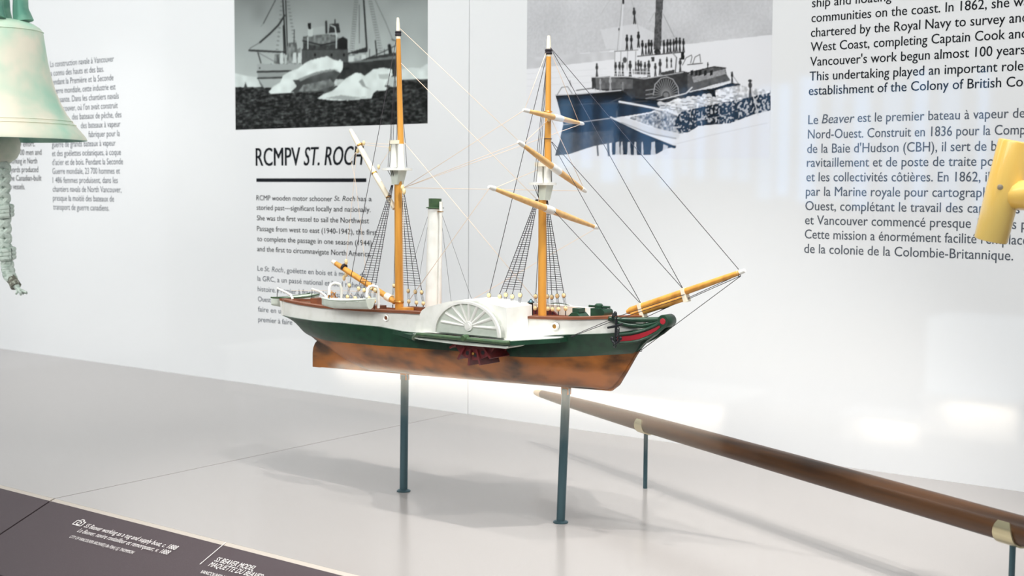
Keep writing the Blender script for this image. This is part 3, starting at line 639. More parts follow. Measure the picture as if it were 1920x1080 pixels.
# guards, paddle boxes, wheels on both sides
AX = Vector((-1.1715, YS, .2985))
for sg in (-1, 1):
    def Q(x, dy, z): return heel(Vector((x, YS+sg*dy, z)))
    # guard platform
    gx = [(-1.375, .0605), (-1.33, .070), (-1.285, .108), (-1.262, .125), (-1.10, .125), (-1.092, .122), (-1.042, .070)]
    ztab = lerp_tab([(-1.375, z_wale(-1.375)-.0005), (-1.33, z_wale(-1.33)-.0015), (-1.285, z_wale(-1.285)+.0005), (-1.262, .2850), (-1.22, .2868), (-1.175, .2880), (-1.13, .2868), (-1.10, .2850), (-1.042, .2890)])
    zt = ztab
    inner = [(-1.042, .050), (-1.375, .052)]
    mb = MB().prism([Q(x, d, zt(x)) for x, d in gx+inner], (0, 0, -.0062)); gd = part(mb, 'side_guard', mGreen)
    part(MB().prism([Q(x, d, zt(x)+.0011) for x, d in [(-1.33, .0625), (-1.283, .098), (-1.265, .1165), (-1.1, .1165), (-1.094, .117), (-1.047, .0695), (-1.047, .05), (-1.33, .05)]], (0, 0, -.0011)), 'guard_deck', mWhite, gd)
    part(MB().path([Q(x, d+.0015, zt(x)-.0015) for x, d in gx[2:6]], .0032, 10), 'fender_rail', mGreenL, gd)
    q = Q(-1.171, .1285, zt(-1.171)-.003)
    part(MB().lathe([(0, .004), (.004, .004), (.0052, 0), (.0052, -.006)], q, Vector((0, sg, 0)), 10), 'bolt_head', mGreenL, gd)
    if True:
        pl = [Q(-1.272, .122, .2835), Q(-1.098, .122, .2825), Q(-1.0955, .122, .277), Q(-1.10, .122, .2745), Q(-1.18, .122, .2735), Q(-1.262, .122, .2752), Q(-1.272, .122, .2766)]
        part(MB().prism(pl, (0, -sg*.04, 0)), 'guard_skirt', mPale, gd)
    # casing and arch
    bp = [(-1.269, .286), (-1.271, .312), (-1.267, .318), (-1.258, .3238), (-1.215, .3345), (-1.190, .3385), (-1.174, .3395), (-1.155, .3388), (-1.107, .332), (-1.106, .286)]
    if sg < 0: cas = part(MB().prism([Q(x, .112, z) for x, z in bp], (0, .062, 0)), 'paddle_box', mWhite)
    else:
        bq = [(-1.268, .272), (-1.268, .314), (-1.258, .3192), (-1.18, .3198), (-1.101, .3184), (-1.099, .272)]
        cas = part(MB().prism([Vector((x, YS+.112, z-.002)) for x, z in bq], (0, -.027, .002)), 'paddle_box', mWhite)
    if sg > 0:
        part(MB().prism([Vector((x, YS+.0848, z-.0001)) for x, z in bq], (0, -.001, 0)), 'inner_panel', mCream, cas)
    A, B, zc = .0625, .0485, .2895
    arc = [(-1.1715+A*math.cos(t), zc+B*math.sin(t)) for t in np.linspace(0, math.pi, 33)]
    part(MB().prism([Q(x, .121, z) for x, z in arc], (0, -sg*.02, 0)), 'arch_face', mPale, cas)
    mb = MB(); N_ = len(arc); R = []
    for t in np.linspace(0, math.pi, 33):
        for k, (kk, d) in enumerate(((1.0, .112), (1.0, .1245), (.93, .1245), (.93, .1205))):
            R.append(Q(-1.1715+A*kk*math.cos(t), d, zc+B*kk*math.sin(t)))
    mb.add(R, [(4*i+j, 4*i+j+1, 4*i+5+j, 4*i+4+j) for i in range(32) for j in range(3)]); part(mb, 'arch_rim', mWhite, cas)
    rz0 = Q(-1.1680, .121, .3020)
    part(MB().lathe([(0, .003), (.004, .003), (.004, .0024), (.0070, .0024), (.0076, -.001)], rz0, Vector((0, sg, 0)), 20), 'rosette', mWhite, cas)
    for k, (ex, ez) in enumerate(((-.052, .0035), (-.044, .0165), (-.031, .0265), (-.0155, .0325), (0, .034), (.0165, .031), (.031, .0245), (.0435, .0145), (.053, .0005))):
        d = Vector((ex, 0, ez)); part(MB().path([rz0+d*.16, rz0+d*.55, rz0+d], [.0019, .0025, .0027], 8), 'fan_slat', mWhite, cas)
    # wheel under the box
    mb = MB(); c = Q(AX.x, .100, .2915)
    mb.lathe([(.012, .006), (.041, .006), (.041, .0015), (.012, .0015)], c, Vector((0, sg, 0)), 36)
    mb.lathe([(.012, -.030), (.041, -.030), (.041, -.034), (.012, -.034)], c, Vector((0, sg, 0)), 36)
    wh = part(mb, 'paddle_wheel', mRedW)
    for k in range(14):
        a = 2*math.pi*k/14+.10; dr = Vector((math.cos(a), 0, math.sin(a)))
        if math.sin(a) > .3: continue
        b0, b1 = c+dr*.026, c+dr*.0495
        mb = MB().bar(b0+Vector((0, sg*.009, 0)), b1+Vector((0, sg*.009, 0)), .003, .003, up=Vector((0, 1, 0)))
        n = Vector((-dr.z, 0, dr.x)); y0, y1 = Vector((0, sg*.010, 0)), Vector((0, -sg*.036, 0))
        mb.prism([b0+dr*.004+y0-n*.0008, b1+y0-n*.0008, b1+y1-n*.0008, b0+dr*.004+y1-n*.0008], n*.0016)
        part(mb, 'paddle_board', mRedW, wh)
        if k in (9, 10, 11):
            q = c+Vector((math.cos(a+.22), 0, math.sin(a+.22)))*.0335+Vector((0, sg*.006, 0))
            part(MB().lathe([(0, .0004), (.0032, .0004), (.0032, -.0004)], q, Vector((0, sg, 0)), 12), 'hub_hole', mBlackMetal, wh)
    part(MB().lathe([(0, .0018), (.0022, .0014), (.003, -.002)], c+Vector((0, sg*.0065, -.0315)), Vector((0, sg, 0)), 12), 'axle_end', mBrass, wh)

# funnel
fb, ft = P(812.5, 585), P(815.5, 391)
fn = part(MB().path([fb, ft], [.0132, .0112], 28), 'funnel', mWhite)
c = P(815.5, 390.5); ax = (ft-fb).normalized()
part(MB().lathe([(.0142, 0), (.0142, .0015), (.0100, .002), (.0104, .0155), (.0092, .0155), (.0090, .003), (0, .003)], c, ax, 28), 'funnel_cap', mGreenL, fn)
pp = part(MB().path([P(823.5, 585, -.004), P(826, 460, -.004), P(826.8, 378, -.004)], .0027, 12), 'steam_pipe', mWhite, fn)
part(MB().bar(P(822, 397, -.004), P(829, 397, -.004), .006, .0016), 'pipe_clip', mBrass, fn)
for a, b in (((805, 397), (773, 496)), ((806, 398), (786, 520)), ((828, 400), (884, 560)), ((826, 400), (846, 566))):
    part(MB().tube(P(*a, 0), P(*b, .03 if b[0] > 800 else .05), .00025, n=5), 'funnel_guy', mBlackRope, fn)

# masts
def mast(name, low0, low1, r0, r1, top0, top1, rt0, rt1, head, plat, cheek, band, capY):
    m_ = part(MB().path([P(*low0), P(*low1)], [r0, r1], 20), name, mMast)
    ck = (head[2]-top0[1])/(top1[1]-top0[1]); tc = (top0[0]+(top1[0]-top0[0])*ck, head[2])
    tm = part(MB().path([P(*tc), P(top0[0]+(top1[0]-top0[0])*.86, top0[1]+(top1[1]-top0[1])*.86)], [rt0, rt1], 16), 'topmast', mMast, m_)
    part(MB().path([P(top0[0], plat[2]+2), P(*tc)], [rt0*1.05, rt0*1.05], 16), 'topmast_heel', mWhite, m_)
    k = .86; a = P(top0[0]+(top1[0]-top0[0])*k, top0[1]+(top1[1]-top0[1])*k)
    part(MB().path([a, a*.25+P(*top1)*.75, P(*top1)], [rt1*1.0, rt1*.8, rt1*.55], 12), 'mast_tip', mCreamW, m_)
    mb = MB().lathe([(rt1*1.25, -.004), (rt1*1.5, -.002), (rt1*1.25, 0), (rt1*1.5, .002), (rt1*1.25, .004)], P(*band), n=14); part(mb, 'black_lashing', mBlackRope, m_)
    # doubling: square white masthead with a cap
    x0, x1, y0, y1 = head; a = P((x0+x1)/2-3.5, y1); b = P((x0+x1)/2-3.5, y0); hw = (P(x1, y1)-P(x0, y1)).length
    mb = MB().bar(a-Vector((.0035, 0, 0)), b-Vector((.0035, 0, 0)), hw*.44, hw*.5, up=Vector((0, 1, 0))); part(mb, 'masthead', mWhite, m_)
    part(MB().prism([b+Vector((dx, dyy, 0)) for dx, dyy in ((-.011, -.007), (.009, -.007), (.012, 0), (.009, .007), (-.011, .007))], (0, 0, .006)), 'mast_cap', mCreamW, m_)
    px0, px1, py = plat; c = P((px0+px1)/2, py); rx = (P(px1, py)-P(px0, py)).length/2
    el = [c+Vector((rx*.80*math.cos(t), rx*.95*math.sin(t), 0)) for t in np.linspace(0, 2*math.pi, 25)[:-1]]
    part(MB().prism(el, (0, 0, -.0035)), 'top_platform', mWhite, m_)
    x0, x1, y0, y1 = cheek; c0 = P((x0+x1)/2, y0); c1 = P((x0+x1)/2-2, y1); hw = (P(x1, y0)-P(x0, y0)).length/2
    mb = MB(); q = [(-.72, -.72), (.72, -.72), (.72, .72), (-.72, .72)]
    vs = [c0+Vector((a_*hw*1.15, b_*hw*1.3, 0)) for a_, b_ in q]+[c1+Vector((a_*hw*.75, b_*hw*.95, 0)) for a_, b_ in q]
    mb.add(vs, [(0, 1, 2, 3), (7, 6, 5, 4), (0, 4, 5, 1), (1, 5, 6, 2), (2, 6, 7, 3), (3, 7, 4, 0)]); part(mb, 'cheeks', mPale, m_)
    return m_
main = mast('main_mast', (748.5, 584), (746.5, 340), .0069, .0064, (752.5, 318), (746, 33), .0052, .0036, (738, 757, 270, 314), (720, 769, 315.5), (738, 757, 318, 346), (746.5, 63), 266)
fore = mast('fore_mast', (1016.6, 594), (1017, 370), .0064, .0060, (1026.5, 346), (1029, 67), .0052, .0038, (1011, 1033, 312, 343), (992.5, 1042.5, 342.5), (1013, 1033, 346, 375), (1028.5, 97), 310)
part(MB().lathe([(.0078, -.002), (.0088, 0), (.0078, .002)], P(748, 566), n=18), 'mast_hoop', mBrass, main)
part(MB().lathe([(.0062, -.001), (.0068, 0), (.0062, .001)], P(1027.5, 209.5), n=16), 'mast_hoop', mBrass, fore)
part(MB().lathe([(.0056, -.0006), (.0064, 0), (.0056, .0006)], P(1027.5, 260.5), n=16), 'mast_hoop', mBlackRope, fore)
part(MB().box(tuple(P(755, 584)+Vector((0, -.008, 0))), tuple(P(770, 577)+Vector((0, .008, 0)))), 'mast_step', mMast, main)

# yards: fixed across the fore mast, near arm cocked upward
XF = P(1024, 380).x
def yard(pa, pb, xo, r, sl):
    a = onX(*pa, XF+xo); b = onX(*pb, XF+xo)
    ts = np.linspace(0, 1, 13); y = part(MB().path([a+(b-a)*t for t in ts], [r*(1-.55*(abs(2*t-1))**2) for t in ts], 14), 'yard', mYard)
    d = (b-a).normalized(); L = (b-a).length
    for e, s_ in ((a, 1), (b, -1)):
        part(MB().path([e-d*s_*.003, e+d*s_*.002, e+d*s_*.010], [r*.42, r*.66, r*.72], 12), 'yard_tip', mWhite, y)
    c = a+(b-a)*sl; part(MB().path([c-d*.0125, c-d*.010, c+d*.010, c+d*.0125], [r*.9, r*1.12, r*1.12, r*.9], 14), 'centre_sleeve', mWhite, y)
    return a, b
ly = yard((919, 351), (1119.5, 427), .010, .0052, .52)
ty = yard((974, 267), (1097, 358), .013, .0050, .53)
gy = yard((983, 206.5), (1092, 232), .011, .0044, .56)

# gaff and boom behind the main mast
def spar(name, pts, rs, m): return part(MB().path([P(*p) for p in pts], rs, 14), name, m)
gf = spar('gaff', [(657, 243), (665, 258), (700, 322), (740, 391)], [.0028, .0042, .0046, .0040], mCreamW)
bo = spar('boom', [(625, 491), (636, 498), (690, 533), (741, 566)], [.0030, .0046, .0052, .0046], mMast)
part(MB().path([P(623.5, 490), P(630, 494)], [.0032, .0047], 12), 'boom_tip', mCreamW, bo)
part(MB().path([P(724, 555), P(733, 560.5)], [.0064, .0064], 14), 'boom_jaw', mCreamW, bo)
for px, py in ((645, 501),): part(MB().path([P(px-1.5, py-1), P(px+1.5, py+1)], [.0062, .0062], 12), 'lashing', mBlackRope, bo)
for px, py in ((675, 272), (702, 325), (729, 370)): part(MB().path([P(px-.7, py-1.2), P(px+.7, py+1.2)], [.0050, .0050], 12), 'lashing', mBrass, gf)
def block(px, py, dy=0, r=.0036, parent=None):
    return part(MB().lathe([(r*.75*math.sin(math.pi*i/8), -r*1.25*math.cos(math.pi*i/8)) for i in range(9)], P(px, py, dy), n=12), 'pulley_block', mDead, parent)
for px, py in ((682, 268), (670.5, 283), (710, 313)): block(px, py, 0, .0034, gf)
for px, py in ((649, 491), (649, 514), (645, 521)): block(px, py, 0, .0040, bo)
for px, py, d in ((754.5, 352, -.006), (757.5, 359, -.006), (732, 278, -.004)): block(px, py, d, .0042, main)
block(1029, 223, -.003, .0034, fore)

# bowsprit and jib boom
bs = spar('bowsprit', [(1186, 589), (1286, 557)], [.0058, .0052], mMast)
jb = spar('jib_boom', [(1176, 585), (1183, 582.5), (1284, 547), (1387, 511)], [.0030, .0056, .0048, .0036], mMast)
part(MB().path([P(1384, 512), P(1388, 510.6), P(1397, 507.3)], [.0037, .0032, .0026], 12), 'jib_boom_tip', mWhite, jb)
for px, py in ((1204, 582), (1285, 553)):
    d = (P(1286, 557)-P(1186, 589)).normalized(); c = P(px, py); u = Vector((0, 1, 0)); v = d.cross(u); mb = MB()
    h = .0125 if px < 1250 else .0115
    mb.bar(c-d*.0026, c+d*.0026, .0128, h*1.72, up=v); part(mb, 'spar_band', mCreamW, bs)

# rigging
def rope(name, pts, r=.0005, m=None): return part(MB().path(pts, r, 5), name, m or mBlackRope)
BK = .00048
tipJ = P(1387.5, 514); cap = P(1284.5, 546); foot_ = P(1203, 571)
for a, b in ((P(1032, 89), P(1385, 505)), (P(1032, 89), P(1281.5, 543)), (P(1035, 266), cap), (P(1034, 266), foot_), (P(1028, 384), P(1201, 569))): rope('fore_stay', [a, b], BK)
for a, b, e in ((tipJ, P(1213, 594), P(1160, 616, -.03)), ):
    rope('bowsprit_stay', [a, b], BK)
rope('bobstay', [P(1386.8, 519), P(1203, 656)], BK); rope('bobstay', [P(1386.8, 518), P(1290, 561), P(1240, 580)], BK)
for a, b, c in (((1284, 557, -.004), (1160, 598, -.036), (1071, 631.5, -.064)), ((1284, 552, -.006), (1160, 593, -.038), (1078, 627.5, -.064))): rope('bowsprit_shroud', [P(*a), P(*b), P(*c)], BK)
for px, py in ((1386.5, 517), (1201.5, 657), (1284, 557)): part(MB().lathe([(.0012, -.0004), (.0022, 0), (.0012, .0004)], P(px, py, -.002), Vector((0, 1, 0)), 10), 'shackle', mBlackMetal)
part(MB().path([P(1071, 631, -.066), P(1077, 630.5, -.066)], .0012, 8), 'eye_bolt', mBlackMetal)

def shroud_set(top, ups, lows, r, n, ystop, mastobj):
    """top anchor; upper and lower deadeyes of one side; ratlines tied across all but the backstay"""
    net = MB(); T = P(*top); U = [P(*u) for u in ups]
    dT = (U[-1]-U[0]); TT = [T+dT*(.10*(k/(len(U)-1)-.5)) for k in range(len(U))]
    for t, u in zip(TT, U): net.path([t, t+(u+Vector((0, 0, .004))-t)], .00055, 5)
    f0, f1 = ystop; zm = sum(u.z for u in U)/len(U)
    for i in range(n):
        z = T.z+(zm-T.z)*(f0+(f1-f0)*i/(n-1)); q = []
        for t, u in zip(TT, U): q.append(t+(u-t)*((z-t.z)/(u.z-t.z))+Vector((0, 0, random.uniform(-.0002, .0002))))
        net.path([q[0]-(q[1]-q[0]).normalized()*.0006]+q[1:-1]+[q[-1]+(q[-1]-q[-2]).normalized()*.0006], .00038, 4)
    part(net, 'ratline_shrouds', mBlackRope, mastobj)
def deadeyes(ups, lows, parent):
    for u, l in zip(ups, lows):
        a = P(*u); de = part(MB().ball(a, .0037, 12, 0, Vector((0, 1, 0)), .72), 'deadeye', mDead)
        part(MB().lathe([(.0037, -.0004), (.0041, 0), (.0037, .0004)], a, Vector((0, 1, 0)), 14), 'strop', mBlackRope, de)
        if l:
            b = P(*l); d2 = part(MB().ball(b, .0037, 12, 0, Vector((0, 1, 0)), .72), 'deadeye', mDead)
            mb = MB()
            for k in (-1, 0, 1): mb.path([a+Vector((k*.002, 0, -.002)), b+Vector((k*.002, 0, .002))], .00034, 4)
            mb.path([b, heel(Vector((b.x, b.y, z_rail(b.x)-.003)))], .0008, 5)
            part(mb, 'lanyard', mBlackRope, de)
N_ = -.0575; D_ = .0575
mnU = [(672.6, 541, N_), (683, 544, N_), (696, 539.5, N_), (703.4, 544, N_)]; mnL = [(666, 559, N_), (677.6, 563, N_), (691.3, 558.5, N_), (701.7, 564.5, N_)]
shroud_set((735.5, 347, -.006), mnU, mnL, 0, 38, (.10, .93), main); deadeyes(mnU, mnL, main)
mfU = [(752, 545, D_), (765.5, 545.5, D_), (778.7, 547, D_), (790.5, 548, D_)]; mfL = [(753, 565, D_), (766.4, 565.4, D_), (780.6, 567.5, D_), (793.6, 569, D_)]
shroud_set((753, 347, .006), mfU, mfL, 0, 38, (.08, .94), main); deadeyes(mfU, mfL, main)
fnU = [(937, 556, N_), (948.5, 552.7, N_), (960.7, 556, N_), (975.3, 553.3, N_)]; fnL = [(934, 575, N_), (944.5, 573, N_), (957, 575, N_), (974, 576, N_)]
shroud_set((1006.5, 374, -.006), fnU, fnL, 0, 38, (.08, .93), fore); deadeyes(fnU, fnL, fore)
ffU = [(1026, 556, D_), (1034.5, 557, D_), (1044.7, 555, D_), (1057, 554, D_)]; ffL = [(1027.3, 579, D_), (1036, 579.8, D_), (1047, 579.8, D_), (1060.5, 578.7, D_)]
shroud_set((1025, 376, .006), ffU, ffL, 0, 38, (.05, .93), fore); deadeyes(ffU, ffL, fore)
bk = [((655.2, 535, N_), (651.6, 557, N_), (744.5, 66, 0)), ((738.8, 535.6, D_), (736.5, 557, D_), (747.5, 66, 0)), ((916.9, 553.5, N_), (913, 572, N_), (1026.5, 98, 0)), ((1004.4, 555.5, D_), (1003.5, 578, D_), (1030, 98, 0))]
for u, l, t in bk:
    rope('backstay', [P(*t), P(*u)], .0005); deadeyes([u], [l], ship)
for (tx, ty_), ends in (((745, 66), ((727.5, 313, -.016), (730.5, 313, -.008), (735, 313, .004), (763, 313.5, .016))), ((748, 66), ((756, 313, .012),)), ((1027, 98), ((1001, 341, -.018), (1005.5, 341, -.010), (1010.5, 341, -.002))), ((1030, 98), ((1034.5, 341, .014), (1033.5, 341, .006)))):
    for e in ends: rope('topmast_shroud', [P(tx, ty_), P(*e)], .0004)
for xs, tp in (((726, 731, 736), (739, 342, -.004)), ((999, 1004, 1009), (1010, 371, -.004))):
    for x_ in xs: rope('futtock_shroud', [P(x_, 317.5 if x_ < 900 else 345, -.014), P(*tp)], .00045)
BE = .00042; mB = mBeige
for pts in (((749.5, 53), ly and (972, 263.5)), ((752, 118.5), (1011, 378)), ((757, 266), (1013, 573))):
    rope('preventer_stay', [P(*p) for p in pts], BE, mB)
bl = P(757, 352, -.004)
for e in (gy[0], ty[0], ty[1], gy[1]): rope('brace', [bl, e], BE, mB)
rope('brace', [ly[0], P(768, 562, -.045)], BE, mB); rope('brace', [ly[1], P(890, 559, .03), P(852, 584, .05)], BE, mB)
rope('lift', [P(1026.5, 92), gy[0]], BE, mB); rope('lift', [P(1031, 92), gy[1]-(gy[1]-gy[0])*.06], BE, mB)
rope('lift', [P(1029, 224), ty[0]+(ty[1]-ty[0])*.04], BE, mB); rope('lift', [P(1034, 224), ty[1]], BE, mB)
rope('lift', [P(1011, 317), ly[0]+(ly[1]-ly[0])*.03], BE, mB)
for pts in (((684, 268), (739, 271)), ((684, 271.5), (730, 276.5)), ((730, 282), (712, 311)), ((668, 285), (664, 337), (649, 489)), ((657.5, 300), (666, 336), (676, 420), (687, 516)), ((667, 286), (657, 300)), ((649, 523), (655, 548), (685, 580)), ((698, 548), (756, 582)), ((547, 545), (640, 545), (705, 548)), ((756.5, 362), (757, 576))):
    rope('running_line', [P(*p, -.004) for p in pts], .00036, mB)

# boats and davits
def rowboat(name, o, ux, uy, L, W, H, mo, mi_, transom=True):
    mb = MB(); n = 13; m = 6; vs = []
    for i in range(n):
        t = i/(n-1); b = W/2*(1-(1-t)**2.6)*(1 if not transom else 1-.35*max(0, t-.6)/.4*1.0); 
        if not transom: b = W/2*(1-abs(2*t-1)**2.6)
        sh = H*(.16*(2*t-1)**2); zb = H*(.35*max(0, .25-t)/.25) if transom else H*.4*max(0, abs(2*t-1)-.5)
        for side in (-1, 1):
            for j in range(m):
                a = j/(m-1); vs.append(o+ux*((t-.5)*L)+uy*(side*(b+.0004)*a**.5)+Vector((0, 0, zb+(H+sh-zb)*a**1.4)))
    k = 2*m
    fs = []
    for i in range(n-1):
        for side in (0, 1):
            for j in range(m-1): q = i*k+side*m+j; fs.append((q, q+1, q+k+1, q+k))
    mb.add(vs, fs, 0, True); e = (n-1)*k; mb.add([vs[e+j] for j in range(m)]+[vs[e+m+j] for j in range(m-1, -1, -1)], [tuple(range(2*m))])
    bt = part(mb, name, mo); bt.modifiers.new('wall', 'SOLIDIFY').thickness = .0012
    top = [[vs[i*k+sd*m+m-1] for i in range(n)] for sd in (0, 1)]
    for sd in (0, 1): part(MB().path(top[sd], .0013, 6), 'gunwale', mi_, bt)
    for i in (4, 7, 10): part(MB().bar(vs[i*k+m-1]-Vector((0, 0, .003)), vs[i*k+2*m-1]-Vector((0, 0, .003)), .007, .0012), 'thwart', mi_, bt)
    return bt
qa, qb = P(600, 578, -.085), P(697, 581, -.085)
rowboat('quarter_boat', Vector((-1.451, YS-.085, .3078)), Vector((1, 0, .045)), Vector((0, 1, 0)), .108, .032, .0145, mPale, mPale)
c0 = P(508, 560, -.075); xb = P(545, 575, -.03).x
rowboat('stern_boat', Vector((-1.668, YS+.006, .2925)), Vector((0, 1, 0)), Vector((1, 0, 0)), .104, .034, .0165, mPale, mGreenL)
for a in (((549, 561, -.036), (545, 553, -.036), (538, 549, -.036), (520, 540.5, -.036)), ((614, 562, .036), (609, 553, .036), (600, 547, .036), (585, 541.5, .036))):
    q = [P(*p) for p in a]; dv = part(MB().path(q, [.0022, .0022, .002, .0018], 10), 'davit', mWhite)
    part(MB().path([q[-1], q[-1]+Vector((-.001, 0, -.0165))], .0006, 5), 'fall_line', mBlackRope, dv)
for x0, x1, yt, yb, d in ((617, 640, 531, 562, -.063), (688, 709.5, 536, 578, -.063)):
    xm = (x0+x1)/2; pts = [P(x0, yt+22, d-.02), P(x0+.5, yt+8, d-.018), P(x0+4, yt+2, d-.013), P(xm, yt-.5, d-.008), P(x1-3, yt+2, d-.004), P(x1, yt+9, d), P(x1, yb, d)]
    dv = part(MB().path(pts, .0023, 10), 'davit', mWhite); part(MB().path([pts[0], pts[0]+Vector((0, 0, -.012))], .0006, 5), 'fall_line', mBlackRope, dv)

# deck fittings
q = P(622, 566, 0); mb = MB()
mb.lathe([(.0095, -.0012), (.011, 0), (.0095, .0012)], P(622, 559), Vector((1, .1, 0)), 24)
for k in range(4): a = math.pi*k/4; d = Vector((0, math.cos(a), math.sin(a)))*.0135; mb.path([P(622, 559)-d, P(622, 559)+d], .0008, 6)
part(mb, 'steering_wheel', mMast)
def dbox(name, x0, x1, y0, y1, d, dep, m, parent=None):
    a = P(x0, y1, d); b = P(x1, y0, d); return part(MB().box((a.x, YS+d-dep/2, a.z), (b.x, YS+d+dep/2, b.z)), name, m, parent)
sk = dbox('skylight', 590, 601, 559, 574, .0, .02, mBrown); dbox('bench', 693, 717, 573, 582, .01, .02, mBrown); dbox('bench', 768, 796, 576.5, 583, .02, .012, mBrown)
sp_ = P(995.5, 594, -.01); tp_ = P(995.5, 568, -.01)
st = part(MB().path([sp_, tp_], .0034, 16), 'stove_pipe', mBlackMetal)
part(MB().lathe([(.0046, 0), (.0058, .001), (.002, .0042), (.0012, .006), (0, .006)], tp_, n=16), 'pipe_cowl', mSteel, st)
a = P(1072, 593); b = P(1098, 593); z0 = a.z; z1 = P(1085, 577.5).z; mb = MB()
mb.prism([Vector((a.x, YS-.012, z0)), Vector((b.x, YS-.012, z0)), Vector((b.x-.008, YS-.012, z0+.007)), Vector((a.x+.008, YS-.012, z0+.007))], (0, .024, 0))
mb.box(((a.x+b.x)/2-.006, YS-.008, z0+.007), ((a.x+b.x)/2+.006, YS+.008, z1)); part(mb, 'hatch_hood', mGreen)
a = P(1114, 593); b = P(1138, 593); z1 = P(1125, 578).z; mb = MB()
mb.box((a.x, YS-.010, a.z), (b.x-.006, YS+.010, z1)); mb.path([Vector((b.x-.002, YS-.012, a.z+.007)), Vector((b.x-.002, YS+.012, a.z+.007))], .005, 14)
wd = part(mb, 'windlass', mGreen)
part(MB().path([P(1104.5, 573.6), P(1143.5, 576.2)], .0018, 10), 'windlass_bar', mGreen, wd)
part(MB().lathe([(.004, -.004), (.0062, -.002), (.0062, .003), (.004, .005), (0, .005)], P(1123, 575.5), n=16), 'drum_head', mGreen, wd)

# head: rails, trail board, scroll on both sides
for sg in (-1, 1):
    def B(x, y, d): return onY(x, y, YS-d) if sg < 0 else heel(Vector((onY(x, y, YS-d).x, YS+d, onY(x, y, YS-d).z)))
    part(MB().path([B(1141, 597, .040), B(1152, 599.5, .034), B(1180, 600, .020), B(1215, 599.5, .010), B(1243, 598.5, .006)], [.0035, .004, .0038, .0036, .0036], 10), 'head_rail', mGreen)
    part(MB().path([B(1147, 600, .036), B(1162, 606.5, .030), B(1180, 610.5, .021), B(1205, 611, .012), B(1225, 607, .008), B(1240, 602, .006)], [.003, .0033, .0033, .0033, .0033, .0036], 10), 'head_rail', mGreen)
    up = [(1158, 627.5, .034), (1185, 624.5, .022), (1200, 621, .014), (1216, 616, .010), (1232, 609, .008), (1243, 602, .0075)]
    lo = [(1158, 642.5, .033), (1185, 641, .021), (1200, 638, .0135), (1216, 632, .010), (1232, 624, .008), (1247, 612, .0075)]
    U_ = [B(*p) for p in up]; L_ = [B(*p) for p in lo]; off = Vector((0, sg*.0022, 0)); mb = MB(); n = len(U_)
    vs = [p+off for p in U_]+[p+off for p in L_]+U_+L_
    mb.add(vs, [(i, i+1, n+i+1, n+i) for i in range(n-1)]+[(i, 2*n+i, 2*n+i+1, i+1) for i in range(n-1)]+[(n+i, n+i+1, 3*n+i+1, 3*n+i) for i in range(n-1)])
    mb.path([p+off for p in U_], .0022, 8); mb.path([p+off for p in L_], .0022, 8)
    tb = part(mb, 'trail_board', mGreen)
    mb = MB(); off2 = Vector((0, sg*.0030, 0)); f = [(.26, .84)]*3+[(.28, .80), (.3, .74), (.36, .62)]
    A_ = [U_[i]+(L_[i]-U_[i])*f[i][0]+off2 for i in range(n)]; B_ = [U_[i]+(L_[i]-U_[i])*f[i][1]+off2 for i in range(n)]
    mb.add(A_+B_, [(i, i+1, n+i+1, n+i) for i in range(n-1)]); part(mb, 'red_stripe', mRed, tb)
sc = P(1250.5, 601.5); ax = Vector((0, 1, 0))
sr = part(MB().lathe([(0, -.0115), (.0085, -.0115), (.0092, -.0105), (.0092, .0105), (.0085, .0115), (0, .0115)], sc, ax, 28), 'bow_scroll', mGreen)
for sg in (-1, 1): part(MB().lathe([(0, .0125), (.0040, .0124), (.0044, .0115)], sc, Vector((0, sg, 0)), 16), 'scroll_boss', mRed, sr)

# anchor hanging at the near bow
d = -.048
an = part(MB().path([P(1155.5, 597, d), P(1154.5, 645, d)], [.0019, .0022], 10), 'anchor', mBlackMetal)
part(MB().path([P(1139.5, 614.5, d), P(1152, 612, d), P(1167, 607.5, d)], [.0016, .0021, .0016], 10), 'anchor_stock', mBlackMetal, an)
part(MB().path([P(1148, 634, d), P(1149, 640, d), P(1154.5, 645, d), P(1160, 640, d), P(1163, 633, d)], [.0013, .0021, .0024, .0021, .0013], 10), 'anchor_arms', mBlackMetal, an)
for px, py in ((1147.5, 635), (1163, 634.5)): part(MB().ball(P(px, py, d), .0030, 10, 0, Vector((0, 1, 0)), .5), 'fluke', mBlackMetal, an)
for px, py in ((1153.5, 588.5), (1154.5, 594), (1158.5, 617), (1158.3, 622), (1158, 627), (1157, 632), (1153, 648)):
    c = P(px, py, d-.001); part(MB().path([c+Vector((.0022*math.cos(t), 0, .003*math.sin(t))) for t in np.linspace(0, 2*math.pi, 13)], .0008, 6, caps=False), 'chain_link', mBlackMetal, an)
part(MB().path([P(1149, 596, -.034), P(1150, 589, d), P(1156, 588, d)], .0018, 8), 'cathead', mBlackMetal)

# ------------------------------------------------------------------ the two posts under the ship
def post(foot, top, label):
    f = onZ(*foot, 0); t = onY(top[0], top[1], YS); f = Vector((f.x, f.y, 0)); p = thing('support_post', f, label, 'display post', 'posts carrying the ship model')
    MB().path([f+Vector((0, 0, .003)), t], .0066, 20).build('rod', mSteel, p, f)
    MB().lathe([(0, 0), (.0115, 0), (.0115, .0016), (.0085, .0034), (.0066, .0040), (0, .0040)], f, n=24).build('foot_flange', mSteel, p, f)
    mb = MB()
    for sg in (-1, 1): mb.box((t.x-.006, YS+sg*.0030-(.0014 if sg < 0 else 0), t.z-.006), (t.x+.006, YS+sg*.0030+(.0014 if sg > 0 else 0), t.z+.0035))
    mb.box((t.x-.006, YS-.0044, t.z-.008), (t.x+.006, YS+.0044, t.z-.0012)); mb.build('keel_clip', mCopper, p, f)
    return p
post((756.8, 921), (759, 702.6), 'teal grey post under the stern half of the ship model')
post((1051.2, 979.5), (1061.5, 729), 'teal grey post under the bow half of the ship model')

